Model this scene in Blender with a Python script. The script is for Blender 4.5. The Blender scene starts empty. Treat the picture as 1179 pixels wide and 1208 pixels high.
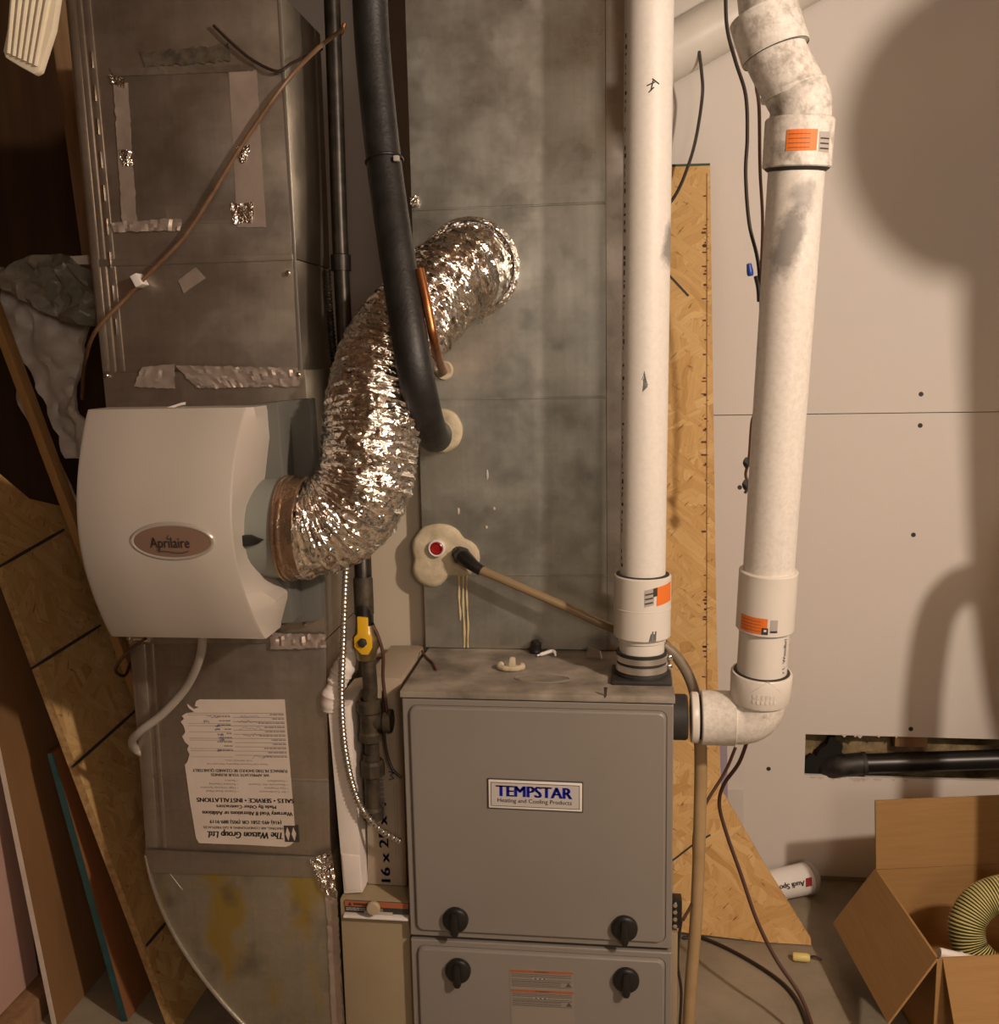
import bpy, bmesh, math, random
from mathutils import Vector, Matrix, noise

random.seed(7)
SC = bpy.context.scene
COL = SC.collection
PI = math.pi

# ------------------------------------------------------------------ camera
CAM = Vector((0.0, -1.846, 1.55))
PITCH, YAW, ROLL = math.radians(8.914), math.radians(7.261), math.radians(1.1526)
FPX = 1181.0
_f0 = Vector((-math.sin(YAW), math.cos(YAW), 0))
_r0 = Vector((math.cos(YAW), math.sin(YAW), 0))
_fw = math.cos(PITCH) * _f0 - math.sin(PITCH) * Vector((0, 0, 1))
_dn = -math.sin(PITCH) * _f0 - math.cos(PITCH) * Vector((0, 0, 1))
_rt = math.cos(ROLL) * _r0 + math.sin(ROLL) * _dn
_dn = -math.sin(ROLL) * _r0 + math.cos(ROLL) * _dn
cd = bpy.data.cameras.new('camera')
cd.sensor_width = 36.0
cd.lens = FPX / 1208.0 * 36.0
cd.clip_start = 0.02
cam = bpy.data.objects.new('camera', cd)
COL.objects.link(cam)
M = Matrix((_rt, -_dn, -_fw)).transposed().to_4x4()
M.translation = CAM
cam.matrix_world = M
SC.camera = cam

# ------------------------------------------------------------------ world, lamps, exposure
w = bpy.data.worlds.new('world'); SC.world = w
w.use_nodes = True
w.node_tree.nodes['Background'].inputs[0].default_value = (1.0, 0.80, 0.60, 1)
w.node_tree.nodes['Background'].inputs[1].default_value = 0.05
def lamp(name, loc, power, radius, col):
    l = bpy.data.lights.new(name, 'POINT'); l.energy = power; l.shadow_soft_size = radius; l.color = col
    o = bpy.data.objects.new(name, l); COL.objects.link(o); o.location = loc
    return o
lamp('bulb_light', (1.5, -1.64, 2.3), 200, 0.06, (1.0, 0.825, 0.675))
lamp('far_fill_light', (0.9, -3.4, 2.05), 72, 0.32, (1.0, 0.815, 0.66))  # added soft fill lamp for the ambient light, no real bulb
SC.view_settings.view_transform = 'Standard'
SC.view_settings.look = 'None'
SC.view_settings.exposure = 0.0
SC.view_settings.gamma = 1.0
SC.view_settings.use_curve_mapping = False

# ------------------------------------------------------------------ helpers
def P(px, py, Y):
    d = (px - 589.5) / FPX * _rt + (py - 604) / FPX * _dn + _fw
    return CAM + d * ((Y - CAM.y) / d.y)
def PZ(px, py, z):
    d = (px - 589.5) / FPX * _rt + (py - 604) / FPX * _dn + _fw
    return CAM + d * ((z - CAM.z) / d.z)
V = Vector
ORG = {}
def mesh(name, bm, mats, smooth=35, uv=True):
    if not isinstance(mats, (list, tuple)): mats = [mats]
    bmesh.ops.recalc_face_normals(bm, faces=bm.faces[:])
    if uv and not bm.loops.layers.uv:
        L = bm.loops.layers.uv.new('UVMap')
        for f in bm.faces:
            n = f.normal; a = max(range(3), key=lambda i: abs(n[i]))
            for l in f.loops:
                c = l.vert.co
                l[L].uv = ((c.y, c.z), (c.x, c.z), (c.x, c.y))[a]
    me = bpy.data.meshes.new(name)
    bm.to_mesh(me); bm.free()
    for m in mats: me.materials.append(m)
    if smooth:
        me.shade_smooth(); me.set_sharp_from_angle(angle=math.radians(smooth))
    return me
def obj(name, bm, mats, parent=None, smooth=35, label=None, kind=None):
    if parent is None:
        bb = [v.co for v in bm.verts]
        o3 = V(((min(c.x for c in bb) + max(c.x for c in bb)) / 2, (min(c.y for c in bb) + max(c.y for c in bb)) / 2, min(c.z for c in bb)))
    else:
        o3 = ORG[parent.name]
    me = mesh(name, bm, mats, smooth)
    me.transform(Matrix.Translation(-o3))
    o = bpy.data.objects.new(name, me); COL.objects.link(o)
    if parent is None: o.location = o3
    else: o.parent = parent
    ORG[o.name] = o3
    if label: o['label'] = label
    if kind: o['kind'] = kind
    return o
def tag(o, label, cat, group=None):
    o['label'] = label; o['category'] = cat
    if group: o['group'] = group
    return o
def thing(name, label, cat, loc, group=None):
    o = bpy.data.objects.new(name, None); COL.objects.link(o)
    o.location = loc; o.empty_display_size = 0.05
    ORG[o.name] = V(loc)
    return tag(o, label, cat, group)
def B(): return bmesh.new()
def bevel(bm, r, seg=2, faces=None):
    es = [e for e in bm.edges if len(e.link_faces) == 2 and e.calc_face_angle(0) > 0.5]
    if es: bmesh.ops.bevel(bm, geom=es, offset=r, segments=seg, profile=0.6, affect='EDGES', clamp_overlap=True)
    return bm
def add_prism(bm, pts, d, mi=0):
    """polygon pts extruded by vector d"""
    a = [bm.verts.new(p) for p in pts]; b = [bm.verts.new(V(p) + d) for p in pts]
    n = len(pts); fs = []
    fs.append(bm.faces.new(a)); fs.append(bm.faces.new(b[::-1]))
    for i in range(n): fs.append(bm.faces.new((a[i], b[i], b[(i + 1) % n], a[(i + 1) % n])))
    for f in fs: f.material_index = mi
    return bm
def prism(pts, d, bev=0, seg=2):
    bm = add_prism(B(), pts, V(d)); bmesh.ops.recalc_face_normals(bm, faces=bm.faces[:])
    if bev: bevel(bm, bev, seg)
    return bm
def pxprism(pp, Y, depth, bev=0, seg=2):
    return prism([P(x, y, Y) for x, y in pp], (0, depth, 0), bev, seg)
def add_box(bm, lo, hi, mi=0):
    x0, y0, z0 = lo; x1, y1, z1 = hi
    return add_prism(bm, [(x0, y0, z0), (x1, y0, z0), (x1, y0, z1), (x0, y0, z1)], V((0, y1 - y0, 0)), mi)
def box(lo, hi, bev=0, seg=2):
    bm = add_box(B(), lo, hi); bmesh.ops.recalc_face_normals(bm, faces=bm.faces[:])
    if bev: bevel(bm, bev, seg)
    return bm
def cr(pts, n=8):
    """Catmull-Rom through pts"""
    pts = [V(p) for p in pts]; q = [2 * pts[0] - pts[1]] + pts + [2 * pts[-1] - pts[-2]]; out = []
    for i in range(1, len(q) - 2):
        a, b, c, d = q[i - 1:i + 3]
        for k in range(n):
            t = k / n
            out.append(0.5 * ((2 * b) + (c - a) * t + (2 * a - 5 * b + 4 * c - d) * t * t + (3 * b - a - 3 * c + d) * t ** 3))
    out.append(pts[-1]); return out
def resample(pts, step):
    out = [pts[0].copy()]; acc = 0
    for a, b in zip(pts, pts[1:]):
        L = (b - a).length
        if L < 1e-9: continue
        while acc + L >= step:
            t = (step - acc) / L; a = a.lerp(b, t); out.append(a.copy()); L = (b - a).length; acc = 0
        acc += L
    return out
def frames(pts):
    T = []
    for i in range(len(pts)):
        t = (pts[min(i + 1, len(pts) - 1)] - pts[max(i - 1, 0)]); T.append(t.normalized())
    up = V((0, 0, 1)) if abs(T[0].z) < 0.9 else V((0, -1, 0))
    n = (up - T[0] * up.dot(T[0])).normalized(); F = []
    for t in T:
        n = (n - t * n.dot(t)).normalized(); F.append((t, n, t.cross(n)))
    return F
def add_tube(bm, pts, r, seg=12, mi=0, cap=True, mfun=None, rfun=None, uvr=0):
    pts = [V(p) for p in pts]; F = frames(pts); rings = []
    for i, (p, (t, n, b)) in enumerate(zip(pts, F)):
        ri = r[i] if isinstance(r, (list, tuple)) else r
        ring = []
        for k in range(seg):
            a = 2 * PI * k / seg
            rr = ri if rfun is None else rfun(i, a, ri, p)
            ring.append(bm.verts.new(p + (n * math.cos(a) + b * math.sin(a)) * rr))
        rings.append(ring)
    for i in range(len(rings) - 1):
        for k in range(seg):
            f = bm.faces.new((rings[i][k], rings[i][(k + 1) % seg], rings[i + 1][(k + 1) % seg], rings[i + 1][k]))
            f.material_index = mfun(i) if mfun else mi
    if uvr:
        L = bm.loops.layers.uv.new('UVMap'); acc = [0]
        for a, b in zip(pts, pts[1:]): acc.append(acc[-1] + (b - a).length)
        bm.faces.ensure_lookup_table(); j = 0
        for i in range(len(rings) - 1):
            for k in range(seg):
                for l, (u, v) in zip(bm.faces[j].loops, ((k, i), (k + 1, i), (k + 1, i + 1), (k, i + 1))): l[L].uv = (u / seg * 2 * PI * uvr, acc[v])
                j += 1
    if cap:
        f = bm.faces.new(rings[0][::-1]); f.material_index = mi
        f = bm.faces.new(rings[-1]); f.material_index = mi
    return bm
def tube(pts, r, seg=12, smooth=0, **k):
    pts = [V(p) for p in pts]
    if smooth: pts = cr(pts, smooth)
    return add_tube(B(), pts, r, seg, **k)
def pxtube(pp, r, seg=12, smooth=6, **k):
    return tube([P(*p) for p in pp], r, seg, smooth, **k)
def lathe(o, ax, prof, seg=32):
    """prof: list of (radius, height along ax)"""
    ax = V(ax).normalized(); o = V(o)
    n = ax.orthogonal().normalized(); b = ax.cross(n); bm = B(); rings = []
    for r, h in prof:
        if r < 1e-6: rings.append([bm.verts.new(o + ax * h)])
        else: rings.append([bm.verts.new(o + ax * h + (n * math.cos(2 * PI * k / seg) + b * math.sin(2 * PI * k / seg)) * r) for k in range(seg)])
    for A, C in zip(rings, rings[1:]):
        for k in range(seg):
            k2 = (k + 1) % seg
            if len(A) == 1 and len(C) == 1: continue
            if len(A) == 1: bm.faces.new((A[0], C[k2], C[k]))
            elif len(C) == 1: bm.faces.new((A[k], A[k2], C[0]))
            else: bm.faces.new((A[k], A[k2], C[k2], C[k]))
    bmesh.ops.recalc_face_normals(bm, faces=bm.faces[:])
    return bm
class Frame:
    def __init__(s, o, ex, ey):
        s.o = V(o); s.ex = V(ex).normalized(); ey = V(ey)
        s.ey = (ey - s.ex * ey.dot(s.ex)).normalized(); s.n = s.ex.cross(s.ey)
    def at(s, u, v, h=0): return s.o + s.ex * u + s.ey * v + s.n * h
def add_quad(bm, fr, u0, v0, u1, v1, h, mi=0):
    f = bm.faces.new([bm.verts.new(fr.at(*c, h)) for c in ((u0, v0), (u1, v0), (u1, v1), (u0, v1))]); f.material_index = mi
def add_poly(bm, fr, pts, h, mi=0):
    f = bm.faces.new([bm.verts.new(fr.at(u, v, h)) for u, v in pts]); f.material_index = mi
def add_stroke(bm, fr, pts, wd, h, mi=0):
    for (a, b), (c, d) in zip(pts, pts[1:]):
        dx, dy = c - a, d - b; L = math.hypot(dx, dy) or 1; nx, ny = -dy / L * wd / 2, dx / L * wd / 2
        add_poly(bm, fr, [(a + nx, b + ny), (c + nx, d + ny), (c - nx, d - ny), (a - nx, b - ny)], h, mi)
def plate(fr, u0, v0, u1, v1, th, bev=0):
    return prism([fr.at(u0, v0, 0), fr.at(u1, v0, 0), fr.at(u1, v1, 0), fr.at(u0, v1, 0)], fr.n * th, bev)
def add_text(bm, s, mapf, w=None, h=None, size=0.02, mi=0, bold=0.0, shear=0.0, align='LEFT'):
    """text laid out at (0,0) upwards, scaled to w x h; mapf(u,v)->point"""
    cu = bpy.data.curves.new('t', 'FONT'); cu.body = s; cu.size = 1; cu.shear = shear; cu.resolution_u = 3
    to = bpy.data.objects.new('t', cu)
    me = bpy.data.meshes.new_from_object(to)
    xs = [v.co.x for v in me.vertices]; ys = [v.co.y for v in me.vertices]
    if xs:
        x0, x1 = min(xs), max(xs); hh = 0.72
        sx = w / (x1 - x0) if w else size; sy = h / hh if h else (sx if w else size)
        off = {'LEFT': x0, 'CENTER': (x0 + x1) / 2, 'RIGHT': x1}[align]
        for dx in ([0] if bold <= 0 else [-bold, bold] if bold < .03 else [-bold, 0, bold]):
            vs = [bm.verts.new(mapf((v.co.x - off) * sx + dx * sy, v.co.y * sy)) for v in me.vertices]
            for p in me.polygons:
                f = bm.faces.new([vs[i] for i in p.vertices]); f.material_index = mi
    bpy.data.objects.remove(to); bpy.data.curves.remove(cu); bpy.data.meshes.remove(me)
# ------------------------------------------------------------------ materials
def mat(name, col=(.5, .5, .5), rough=.5, metal=0.0, spec=.5):
    m = bpy.data.materials.new(name); m.use_nodes = True
    b = m.node_tree.nodes['Principled BSDF']
    b.inputs['Base Color'].default_value = (*col, 1); b.inputs['Roughness'].default_value = rough
    b.inputs['Metallic'].default_value = metal; b.inputs['Specular IOR Level'].default_value = spec
    return m
class NT:
    def __init__(s, m): s.m = m; s.t = m.node_tree; s.b = s.t.nodes['Principled BSDF']
    def n(s, typ, **k):
        x = s.t.nodes.new(typ)
        for a, v in k.items():
            if a in x.inputs: x.inputs[a].default_value = v
            else: setattr(x, a, v)
        return x
    def l(s, a, b): s.t.links.new(a, b)
    def coord(s, out='Object', scale=(1, 1, 1), rot=(0, 0, 0)):
        c = s.n('ShaderNodeTexCoord'); mp = s.n('ShaderNodeMapping')
        mp.inputs['Scale'].default_value = scale; mp.inputs['Rotation'].default_value = rot
        s.l(c.outputs[out], mp.inputs[0]); return mp.outputs[0]
    def noise(s, vec, scale=5, detail=4, rough=.55):
        x = s.n('ShaderNodeTexNoise', Scale=scale, Detail=detail, Roughness=rough); s.l(vec, x.inputs['Vector']); return x.outputs['Fac']
    def ramp(s, fac, stops):
        r = s.n('ShaderNodeValToRGB'); e = r.color_ramp.elements
        while len(e) < len(stops): e.new(0.5)
        for x, (p, c) in zip(e, stops): x.position = p; x.color = (*c, 1) if len(c) == 3 else c
        s.l(fac, r.inputs[0]); return r.outputs[0]
    def mix(s, fac, a, b, mode='MIX'):
        x = s.n('ShaderNodeMix', data_type='RGBA', blend_type=mode)
        for sock, v in ((x.inputs[0], fac), (x.inputs[6], a), (x.inputs[7], b)):
            if hasattr(v, 'links'): s.l(v, sock)
            elif isinstance(v, (int, float)): sock.default_value = v
            else: sock.default_value = (*v, 1)
        return x.outputs[2]
    def bump(s, h, strength=.3, dist=.01):
        x = s.n('ShaderNodeBump', Strength=strength, Distance=dist); s.l(h, x.inputs['Height']); s.l(x.outputs[0], s.b.inputs['Normal'])
    def col(s, c): s.l(c, s.b.inputs['Base Color'])
    def rough(s, c): s.l(c, s.b.inputs['Roughness'])
G = lambda v: (v, v, v)
def mottled(name, c1, c2, scale=8, rough=.5, metal=0, bump=0, bscale=60, lo=.35, hi=.65, out='Object', spec=.5, stretch=(1, 1, 1)):
    m = mat(name, c1, rough, metal, spec); t = NT(m); v = t.coord(out, stretch)
    t.col(t.ramp(t.noise(v, scale), [(lo, c1), (hi, c2)]))
    if bump: t.bump(t.noise(v, bscale, 3), bump, .004)
    return m
def galvanized(name, c1, c2, rough=.42, metal=.85):
    m = mat(name, c1, rough, metal); t = NT(m)
    u = t.coord('UV'); us = t.coord('UV', (90, 2.5, 1)); uh = t.coord('UV', (3, 60, 1))
    vo = t.n('ShaderNodeTexVoronoi', Scale=110); t.l(u, vo.inputs['Vector'])
    sp = t.n('ShaderNodeSeparateColor'); t.l(vo.outputs['Color'], sp.inputs[0])
    base = t.ramp(t.noise(u, 4, 5, .6), [(.3, c1), (.7, c2)])
    base = t.mix(.05, base, t.ramp(sp.outputs[0], [(0, G(.25)), (1, G(.95))]), 'OVERLAY')
    base = t.mix(.05, base, t.ramp(t.noise(us, 1, 3), [(.35, G(.2)), (.65, G(.8))]), 'OVERLAY')
    base = t.mix(.035, base, t.ramp(t.noise(uh, 1, 3), [(.35, G(.2)), (.65, G(.85))]), 'OVERLAY')
    t.col(base)
    t.rough(t.ramp(t.noise(u, 9, 5, .65), [(.3, G(rough - .08)), (.7, G(rough + .12))]))
    t.bump(t.noise(u, 3.2, 2), .25, .02)
    return m
def osb(name, tint=1.0):
    m = mat(name, (.5, .3, .12), .75); t = NT(m); layers = []
    for ang, sx, sy, off in ((.15, 48, 9, 0), (1.05, 42, 9, 3), (2.3, 52, 10, 7)):
        mp = t.coord('UV', (1, 1, 1), (0, 0, ang)); nz = t.n('ShaderNodeTexNoise', Scale=7, Detail=2); t.l(mp, nz.inputs['Vector'])
        ad = t.n('ShaderNodeMix', data_type='VECTOR'); ad.inputs[0].default_value = .075; t.l(mp, ad.inputs[4]); t.l(nz.outputs['Color'], ad.inputs[5])
        sc = t.n('ShaderNodeMapping'); sc.inputs['Scale'].default_value = (sx, sy, 1); sc.inputs['Location'].default_value = (off, off * 2, 0); t.l(ad.outputs[1], sc.inputs[0])
        vo = t.n('ShaderNodeTexVoronoi', Scale=1.0); t.l(sc.outputs[0], vo.inputs['Vector'])
        sp = t.n('ShaderNodeSeparateColor'); t.l(vo.outputs['Color'], sp.inputs[0])
        fib = t.n('ShaderNodeMapping'); fib.inputs['Scale'].default_value = (260, 14, 1); t.l(mp, fib.inputs[0])
        c = t.ramp(sp.outputs[0], [(0, (.55 * tint, .315 * tint, .105 * tint)), (.25, (.62 * tint, .37 * tint, .135 * tint)), (.7, (.67 * tint, .42 * tint, .165 * tint)), (1, (.73 * tint, .49 * tint, .21 * tint))])
        c = t.mix(.16, c, t.ramp(t.noise(fib.outputs[0], 1, 2), [(.3, G(.15)), (.7, G(.8))]), 'OVERLAY')
        layers.append((c, sp.outputs[1], vo.outputs['Distance']))
    c = t.mix(t.ramp(layers[1][1], [(.52, G(0)), (.53, G(1))]), layers[0][0], layers[1][0])
    c = t.mix(t.ramp(layers[2][1], [(.60, G(0)), (.61, G(1))]), c, layers[2][0])
    sl = t.coord('UV', (1, 1, 1), (0, 0, .7)); s2 = t.n('ShaderNodeMapping'); s2.inputs['Scale'].default_value = (120, 22, 1); t.l(sl, s2.inputs[0])
    crack = t.ramp(t.noise(s2.outputs[0], 1, 2), [(.655, G(1)), (.75, (.40, .28, .16))])
    c = t.mix(1.0, c, crack, 'MULTIPLY')
    s3 = t.n('ShaderNodeMapping'); s3.inputs['Scale'].default_value = (95, 20, 1); t.l(t.coord('UV', (1, 1, 1), (0, 0, -1.0)), s3.inputs[0])
    c = t.mix(1.0, c, t.ramp(t.noise(s3.outputs[0], 1, 3), [(.64, G(1)), (.74, (.48, .36, .22))]), 'MULTIPLY')
    t.col(c); t.bump(layers[0][1], .35, .004)
    return m

galv = galvanized('galvanized_steel', (.41, .365, .315), (.52, .47, .41), .36, .92)
galv_d = galvanized('galvanized_steel_dull', (.39, .335, .28), (.50, .44, .375), .38, .90)
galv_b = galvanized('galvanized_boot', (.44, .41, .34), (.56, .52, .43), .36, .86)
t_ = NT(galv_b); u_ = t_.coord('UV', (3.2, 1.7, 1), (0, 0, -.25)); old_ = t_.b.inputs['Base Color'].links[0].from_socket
b1_ = t_.mix(t_.ramp(t_.noise(u_, 3.4, 3, .5), [(.50, G(0)), (.64, G(.85))]), old_, (.56, .41, .08))  # yellow patches paint a reflection into the boot's base colour
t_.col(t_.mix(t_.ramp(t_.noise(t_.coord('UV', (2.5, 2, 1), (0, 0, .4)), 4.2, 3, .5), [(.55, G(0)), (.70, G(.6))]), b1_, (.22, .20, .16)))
galv_p = galvanized('galvanized_plenum', (.44, .435, .39), (.57, .565, .51), .34, .90)
seam_m = mat('seam_steel', (.62, .59, .54), .35, .9)
def foil_mat(name, c, rough, bs=.5, sc=45):
    m = mat(name, c, rough, 1.0); t = NT(m); v = t.coord('Object')
    n1 = t.noise(v, sc, 4, .72); n2 = t.noise(v, sc * 2.6, 2, .6)
    vo = t.n('ShaderNodeTexVoronoi', Scale=sc * 1.3, feature='DISTANCE_TO_EDGE'); t.l(v, vo.inputs['Vector'])
    ma = t.n('ShaderNodeMath', operation='MULTIPLY_ADD'); t.l(n1, ma.inputs[0]); ma.inputs[1].default_value = 1.6; t.l(n2, ma.inputs[2])
    mb = t.n('ShaderNodeMath', operation='MULTIPLY_ADD'); t.l(vo.outputs['Distance'], mb.inputs[0]); mb.inputs[1].default_value = .8; t.l(ma.outputs[0], mb.inputs[2])
    t.bump(mb.outputs[0], bs, .012); return m
def sleeve_mat():
    """foil pressed into small flat shards: each cell tilts the surface its own way"""
    m = mat('crinkled_sleeve', (.92, .87, .82), .15, 1.0); t = NT(m); g = t.n('ShaderNodeNewGeometry'); nrm = g.outputs['Normal']
    for sc, rot, amt, sd in (((22, 80), .25, .50, 0), ((52, 165), -.5, .46, 5), ((120, 260), .7, .25, 9)):
        v = t.coord('UV', (1, 1, 1), (0, 0, rot)); nz = t.n('ShaderNodeTexNoise', Scale=35, Detail=2); t.l(v, nz.inputs['Vector'])
        ad = t.n('ShaderNodeMix', data_type='VECTOR'); ad.inputs[0].default_value = .02; t.l(v, ad.inputs[4]); t.l(nz.outputs['Color'], ad.inputs[5])
        mp = t.n('ShaderNodeMapping'); mp.inputs['Scale'].default_value = (*sc, 1); mp.inputs['Location'].default_value = (sd, sd, 0); t.l(ad.outputs[1], mp.inputs[0])
        vo = t.n('ShaderNodeTexVoronoi', Scale=1.0); t.l(mp.outputs[0], vo.inputs['Vector'])
        su = t.n('ShaderNodeVectorMath', operation='SUBTRACT'); t.l(vo.outputs['Color'], su.inputs[0]); su.inputs[1].default_value = (.5, .5, .5)
        ml = t.n('ShaderNodeVectorMath', operation='SCALE'); ml.inputs['Scale'].default_value = amt; t.l(su.outputs[0], ml.inputs[0])
        an = t.n('ShaderNodeVectorMath', operation='ADD'); t.l(nrm, an.inputs[0]); t.l(ml.outputs[0], an.inputs[1]); nrm = an.outputs[0]
    no = t.n('ShaderNodeVectorMath', operation='NORMALIZE'); t.l(nrm, no.inputs[0])
    x = t.n('ShaderNodeBump', Strength=.45, Distance=.012); t.l(t.noise(t.coord('UV', (18, 120, 1)), 1, 4, .6), x.inputs['Height']); t.l(no.outputs[0], x.inputs['Normal']); t.l(x.outputs[0], t.b.inputs['Normal'])
    return m
sleeve = sleeve_mat()
tape_s = mottled('smooth_tape', (.66, .55, .48), (.54, .45, .385), 18, .44, .75, .12, 30)
foil = foil_mat('crinkled_foil', (.84, .78, .72), .16, .55, 42)
tape = foil_mat('foil_tape', (.42, .35, .30), .30, .35, 60)
chrome = mat('bright_metal', (.75, .70, .64), .22, 1.0)
steel = mottled('steel_band', (.72, .67, .62), (.82, .77, .71), 30, .30, .85)
furn = mottled('taupe_enamel', (.225, .20, .175), (.245, .22, .195), 3, .42)
furn_top = mottled('dusty_enamel', (.15, .127, .10), (.36, .315, .26), 11, .6)
t_ = NT(furn); t_.bump(t_.noise(t_.coord('Object'), 260, 2), .05, .002)
cabinet_m = mottled('tan_enamel', (.30, .235, .145), (.34, .27, .17), 5, .5)
black = mat('black_plastic', (.012, .011, .010), .35)
rubber = mottled('black_rubber', (.018, .017, .015), (.035, .032, .028), 20, .6)
foam = mottled('pipe_insulation', (.010, .0095, .009), (.020, .019, .017), 25, .5, 0, .2, 120)
iron = mottled('black_iron', (.018, .015, .012), (.045, .036, .026), 30, .38, .55)
iron_r = mottled('rusty_iron', (.035, .026, .017), (.075, .056, .034), 40, .6, .3, .4, 90)
hum = mottled('beige_plastic', (.45, .40, .345), (.48, .43, .375), 4, .42)
hum_side = mat('grey_plastic', (.21, .22, .195), .45)
hum_dark = mat('dark_grey_housing', (.12, .12, .105), .5)
badge_m = mat('rose_badge', (.42, .27, .20), .22, .55)
badge_rim = mat('pale_rim', (.55, .50, .44), .25, .4)
pvc = mottled('white_pipe_plastic', (.72, .675, .61), (.63, .58, .51), 7, .35, 0, 0, 60, .45, .75)
def dirty(name, sc, lo, hi, dirt, spots=(), grain=(.60, .55, .49)):
    m = mat(name, (.8, .74, .66), .5); t = NT(m); v = t.coord('Object')
    a = t.ramp(t.noise(v, 95, 5, .7), [(.40, (.76, .72, .66)), (.68, grain)])
    d = t.ramp(t.noise(v, sc, 6, .7), [(lo, G(0)), (hi, G(1))])
    c = t.mix(d, a, dirt)
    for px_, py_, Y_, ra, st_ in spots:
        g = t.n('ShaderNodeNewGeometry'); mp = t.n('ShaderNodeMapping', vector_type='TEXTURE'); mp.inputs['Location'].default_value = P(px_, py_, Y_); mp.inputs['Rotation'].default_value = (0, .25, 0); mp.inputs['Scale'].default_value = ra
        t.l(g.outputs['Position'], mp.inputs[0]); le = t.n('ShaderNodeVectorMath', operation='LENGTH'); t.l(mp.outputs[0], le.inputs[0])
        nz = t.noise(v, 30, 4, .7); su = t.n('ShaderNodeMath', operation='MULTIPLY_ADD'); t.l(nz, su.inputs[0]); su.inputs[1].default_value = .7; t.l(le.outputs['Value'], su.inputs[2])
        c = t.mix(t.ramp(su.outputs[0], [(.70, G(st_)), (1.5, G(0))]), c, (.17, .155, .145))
    t.col(c); return m
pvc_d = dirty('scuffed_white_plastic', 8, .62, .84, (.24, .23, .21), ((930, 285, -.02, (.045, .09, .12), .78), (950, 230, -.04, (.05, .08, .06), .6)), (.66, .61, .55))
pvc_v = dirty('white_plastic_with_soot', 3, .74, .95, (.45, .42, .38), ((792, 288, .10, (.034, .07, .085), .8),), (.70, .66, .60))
pvc_e = dirty('blotchy_white_plastic', 40, .60, .74, (.36, .31, .26))
pvc_s = dirty('stained_white_plastic', 26, .48, .70, (.27, .23, .19))
smudge = mat('grey_smudge', (.18, .18, .19), .7)
dry = mottled('drywall_paper', (.655, .60, .55), (.68, .625, .573), 1.6, .85, 0, .08, 240)
dry_d = mottled('drywall_patch', (.60, .555, .51), (.63, .58, .53), 4, .85)
core = mottled('gypsum_edge', (.60, .54, .46), (.45, .38, .30), 40, .95, 0, .5, 120)
insul = mottled('old_insulation', (.30, .22, .11), (.16, .12, .06), 30, .95, 0, .8, 90)
stud_m = mottled('stud_wood', (.34, .20, .10), (.22, .12, .06), 6, .7, 0, 0, 60, .3, .7, 'Object', .4, (8, 8, 1))
dark_wall = mottled('dark_wood_panelling', (.085, .040, .016), (.055, .025, .010), 4, .7, 0, 0, 60, .3, .7, 'Object', .3, (6, 6, .6))
concrete = mottled('concrete', (.20, .165, .115), (.34, .285, .205), 4, .8, 0, .35, 90, .3, .7)
ceil_m = mottled('joist_wood', (.30, .19, .10), (.22, .13, .065), 3, .8)
osb_m = osb('strand_board', .95)
osb_l = osb('strand_board_aged', .80)
osb_edge = mottled('strand_board_edge', (.46, .30, .13), (.30, .17, .06), 60, .85, 0, .5, 200)
cardboard = mottled('cardboard', (.32, .18, .066), (.36, .21, .082), 6, .8, 0, .12, 40, .3, .7, 'UV', .3, (1, 14, 1))
box_print = mottled('kraft_carton', (.36, .29, .215), (.41, .33, .245), 5, .75)
carton_w = mottled('white_carton', (.78, .71, .65), (.70, .63, .57), 12, .7)
paper = mottled('paper', (.66, .57, .50), (.60, .51, .43), 9, .8)
ink = mat('ink', (.045, .035, .032), .7)
ink_l = mat('pale_ink', (.20, .17, .17), .7)
ink_b = mat('blue_ink', (.028, .035, .20), .6)
navy = mat('navy_print', (.035, .045, .13), .7)
orange = mat('orange_label', (.80, .19, .025), .55)
rust_orange = mat('orange_print', (.36, .11, .045), .6)
grey_l = mat('grey_label', (.42, .38, .35), .6)
white_l = mat('white_label', (.74, .70, .66), .5)
silver_l = mat('silver_badge', (.52, .49, .46), .4)
putty = mottled('sealant_putty', (.62, .54, .38), (.48, .40, .27), 26, .7, 0, .5, 60)
drip_m = mottled('sealant_drip', (.62, .55, .36), (.55, .42, .18), 30, .5)
red = mat('red_plastic', (.30, .012, .012), .25)
clear_tan = mat('amber_tubing', (.34, .24, .13), .28)
clear_tan.node_tree.nodes['Principled BSDF'].inputs['Transmission Weight'].default_value = .25
clear_w = mat('milky_tubing', (.52, .46, .40), .3)
clear_w.node_tree.nodes['Principled BSDF'].inputs['Transmission Weight'].default_value = .3
hose_tan = mottled('tan_hose', (.34, .23, .11), (.42, .29, .15), 12, .4)
hose_gry = mottled('grey_brown_hose', (.19, .15, .10), (.25, .20, .14), 12, .45)
copper = mottled('copper', (.42, .17, .06), (.28, .10, .035), 40, .35, .8)
wire_b = mat('brown_wire', (.075, .032, .020), .45)
wire_d = mat('dark_wire', (.028, .016, .012), .45)
wire_o = mottled('rust_brown_wire', (.13, .065, .030), (.18, .10, .05), 40, .5)
wire_r = mat('red_brown_wire', (.11, .020, .014), .45)
yellow = mat('yellow_plastic', (.72, .42, .02), .4)
yellow_p = mat('pale_yellow_plastic', (.70, .58, .20), .45)
blue_p = mat('blue_plastic', (.02, .06, .35), .4)
green_p = mat('green_edge_paint', (.035, .085, .045), .7)
teal = mottled('teal_paint', (.012, .050, .052), (.020, .075, .075), 20, .6)
pink = mottled('pink_board', (.52, .33, .27), (.47, .29, .235), 3, .8)
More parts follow.
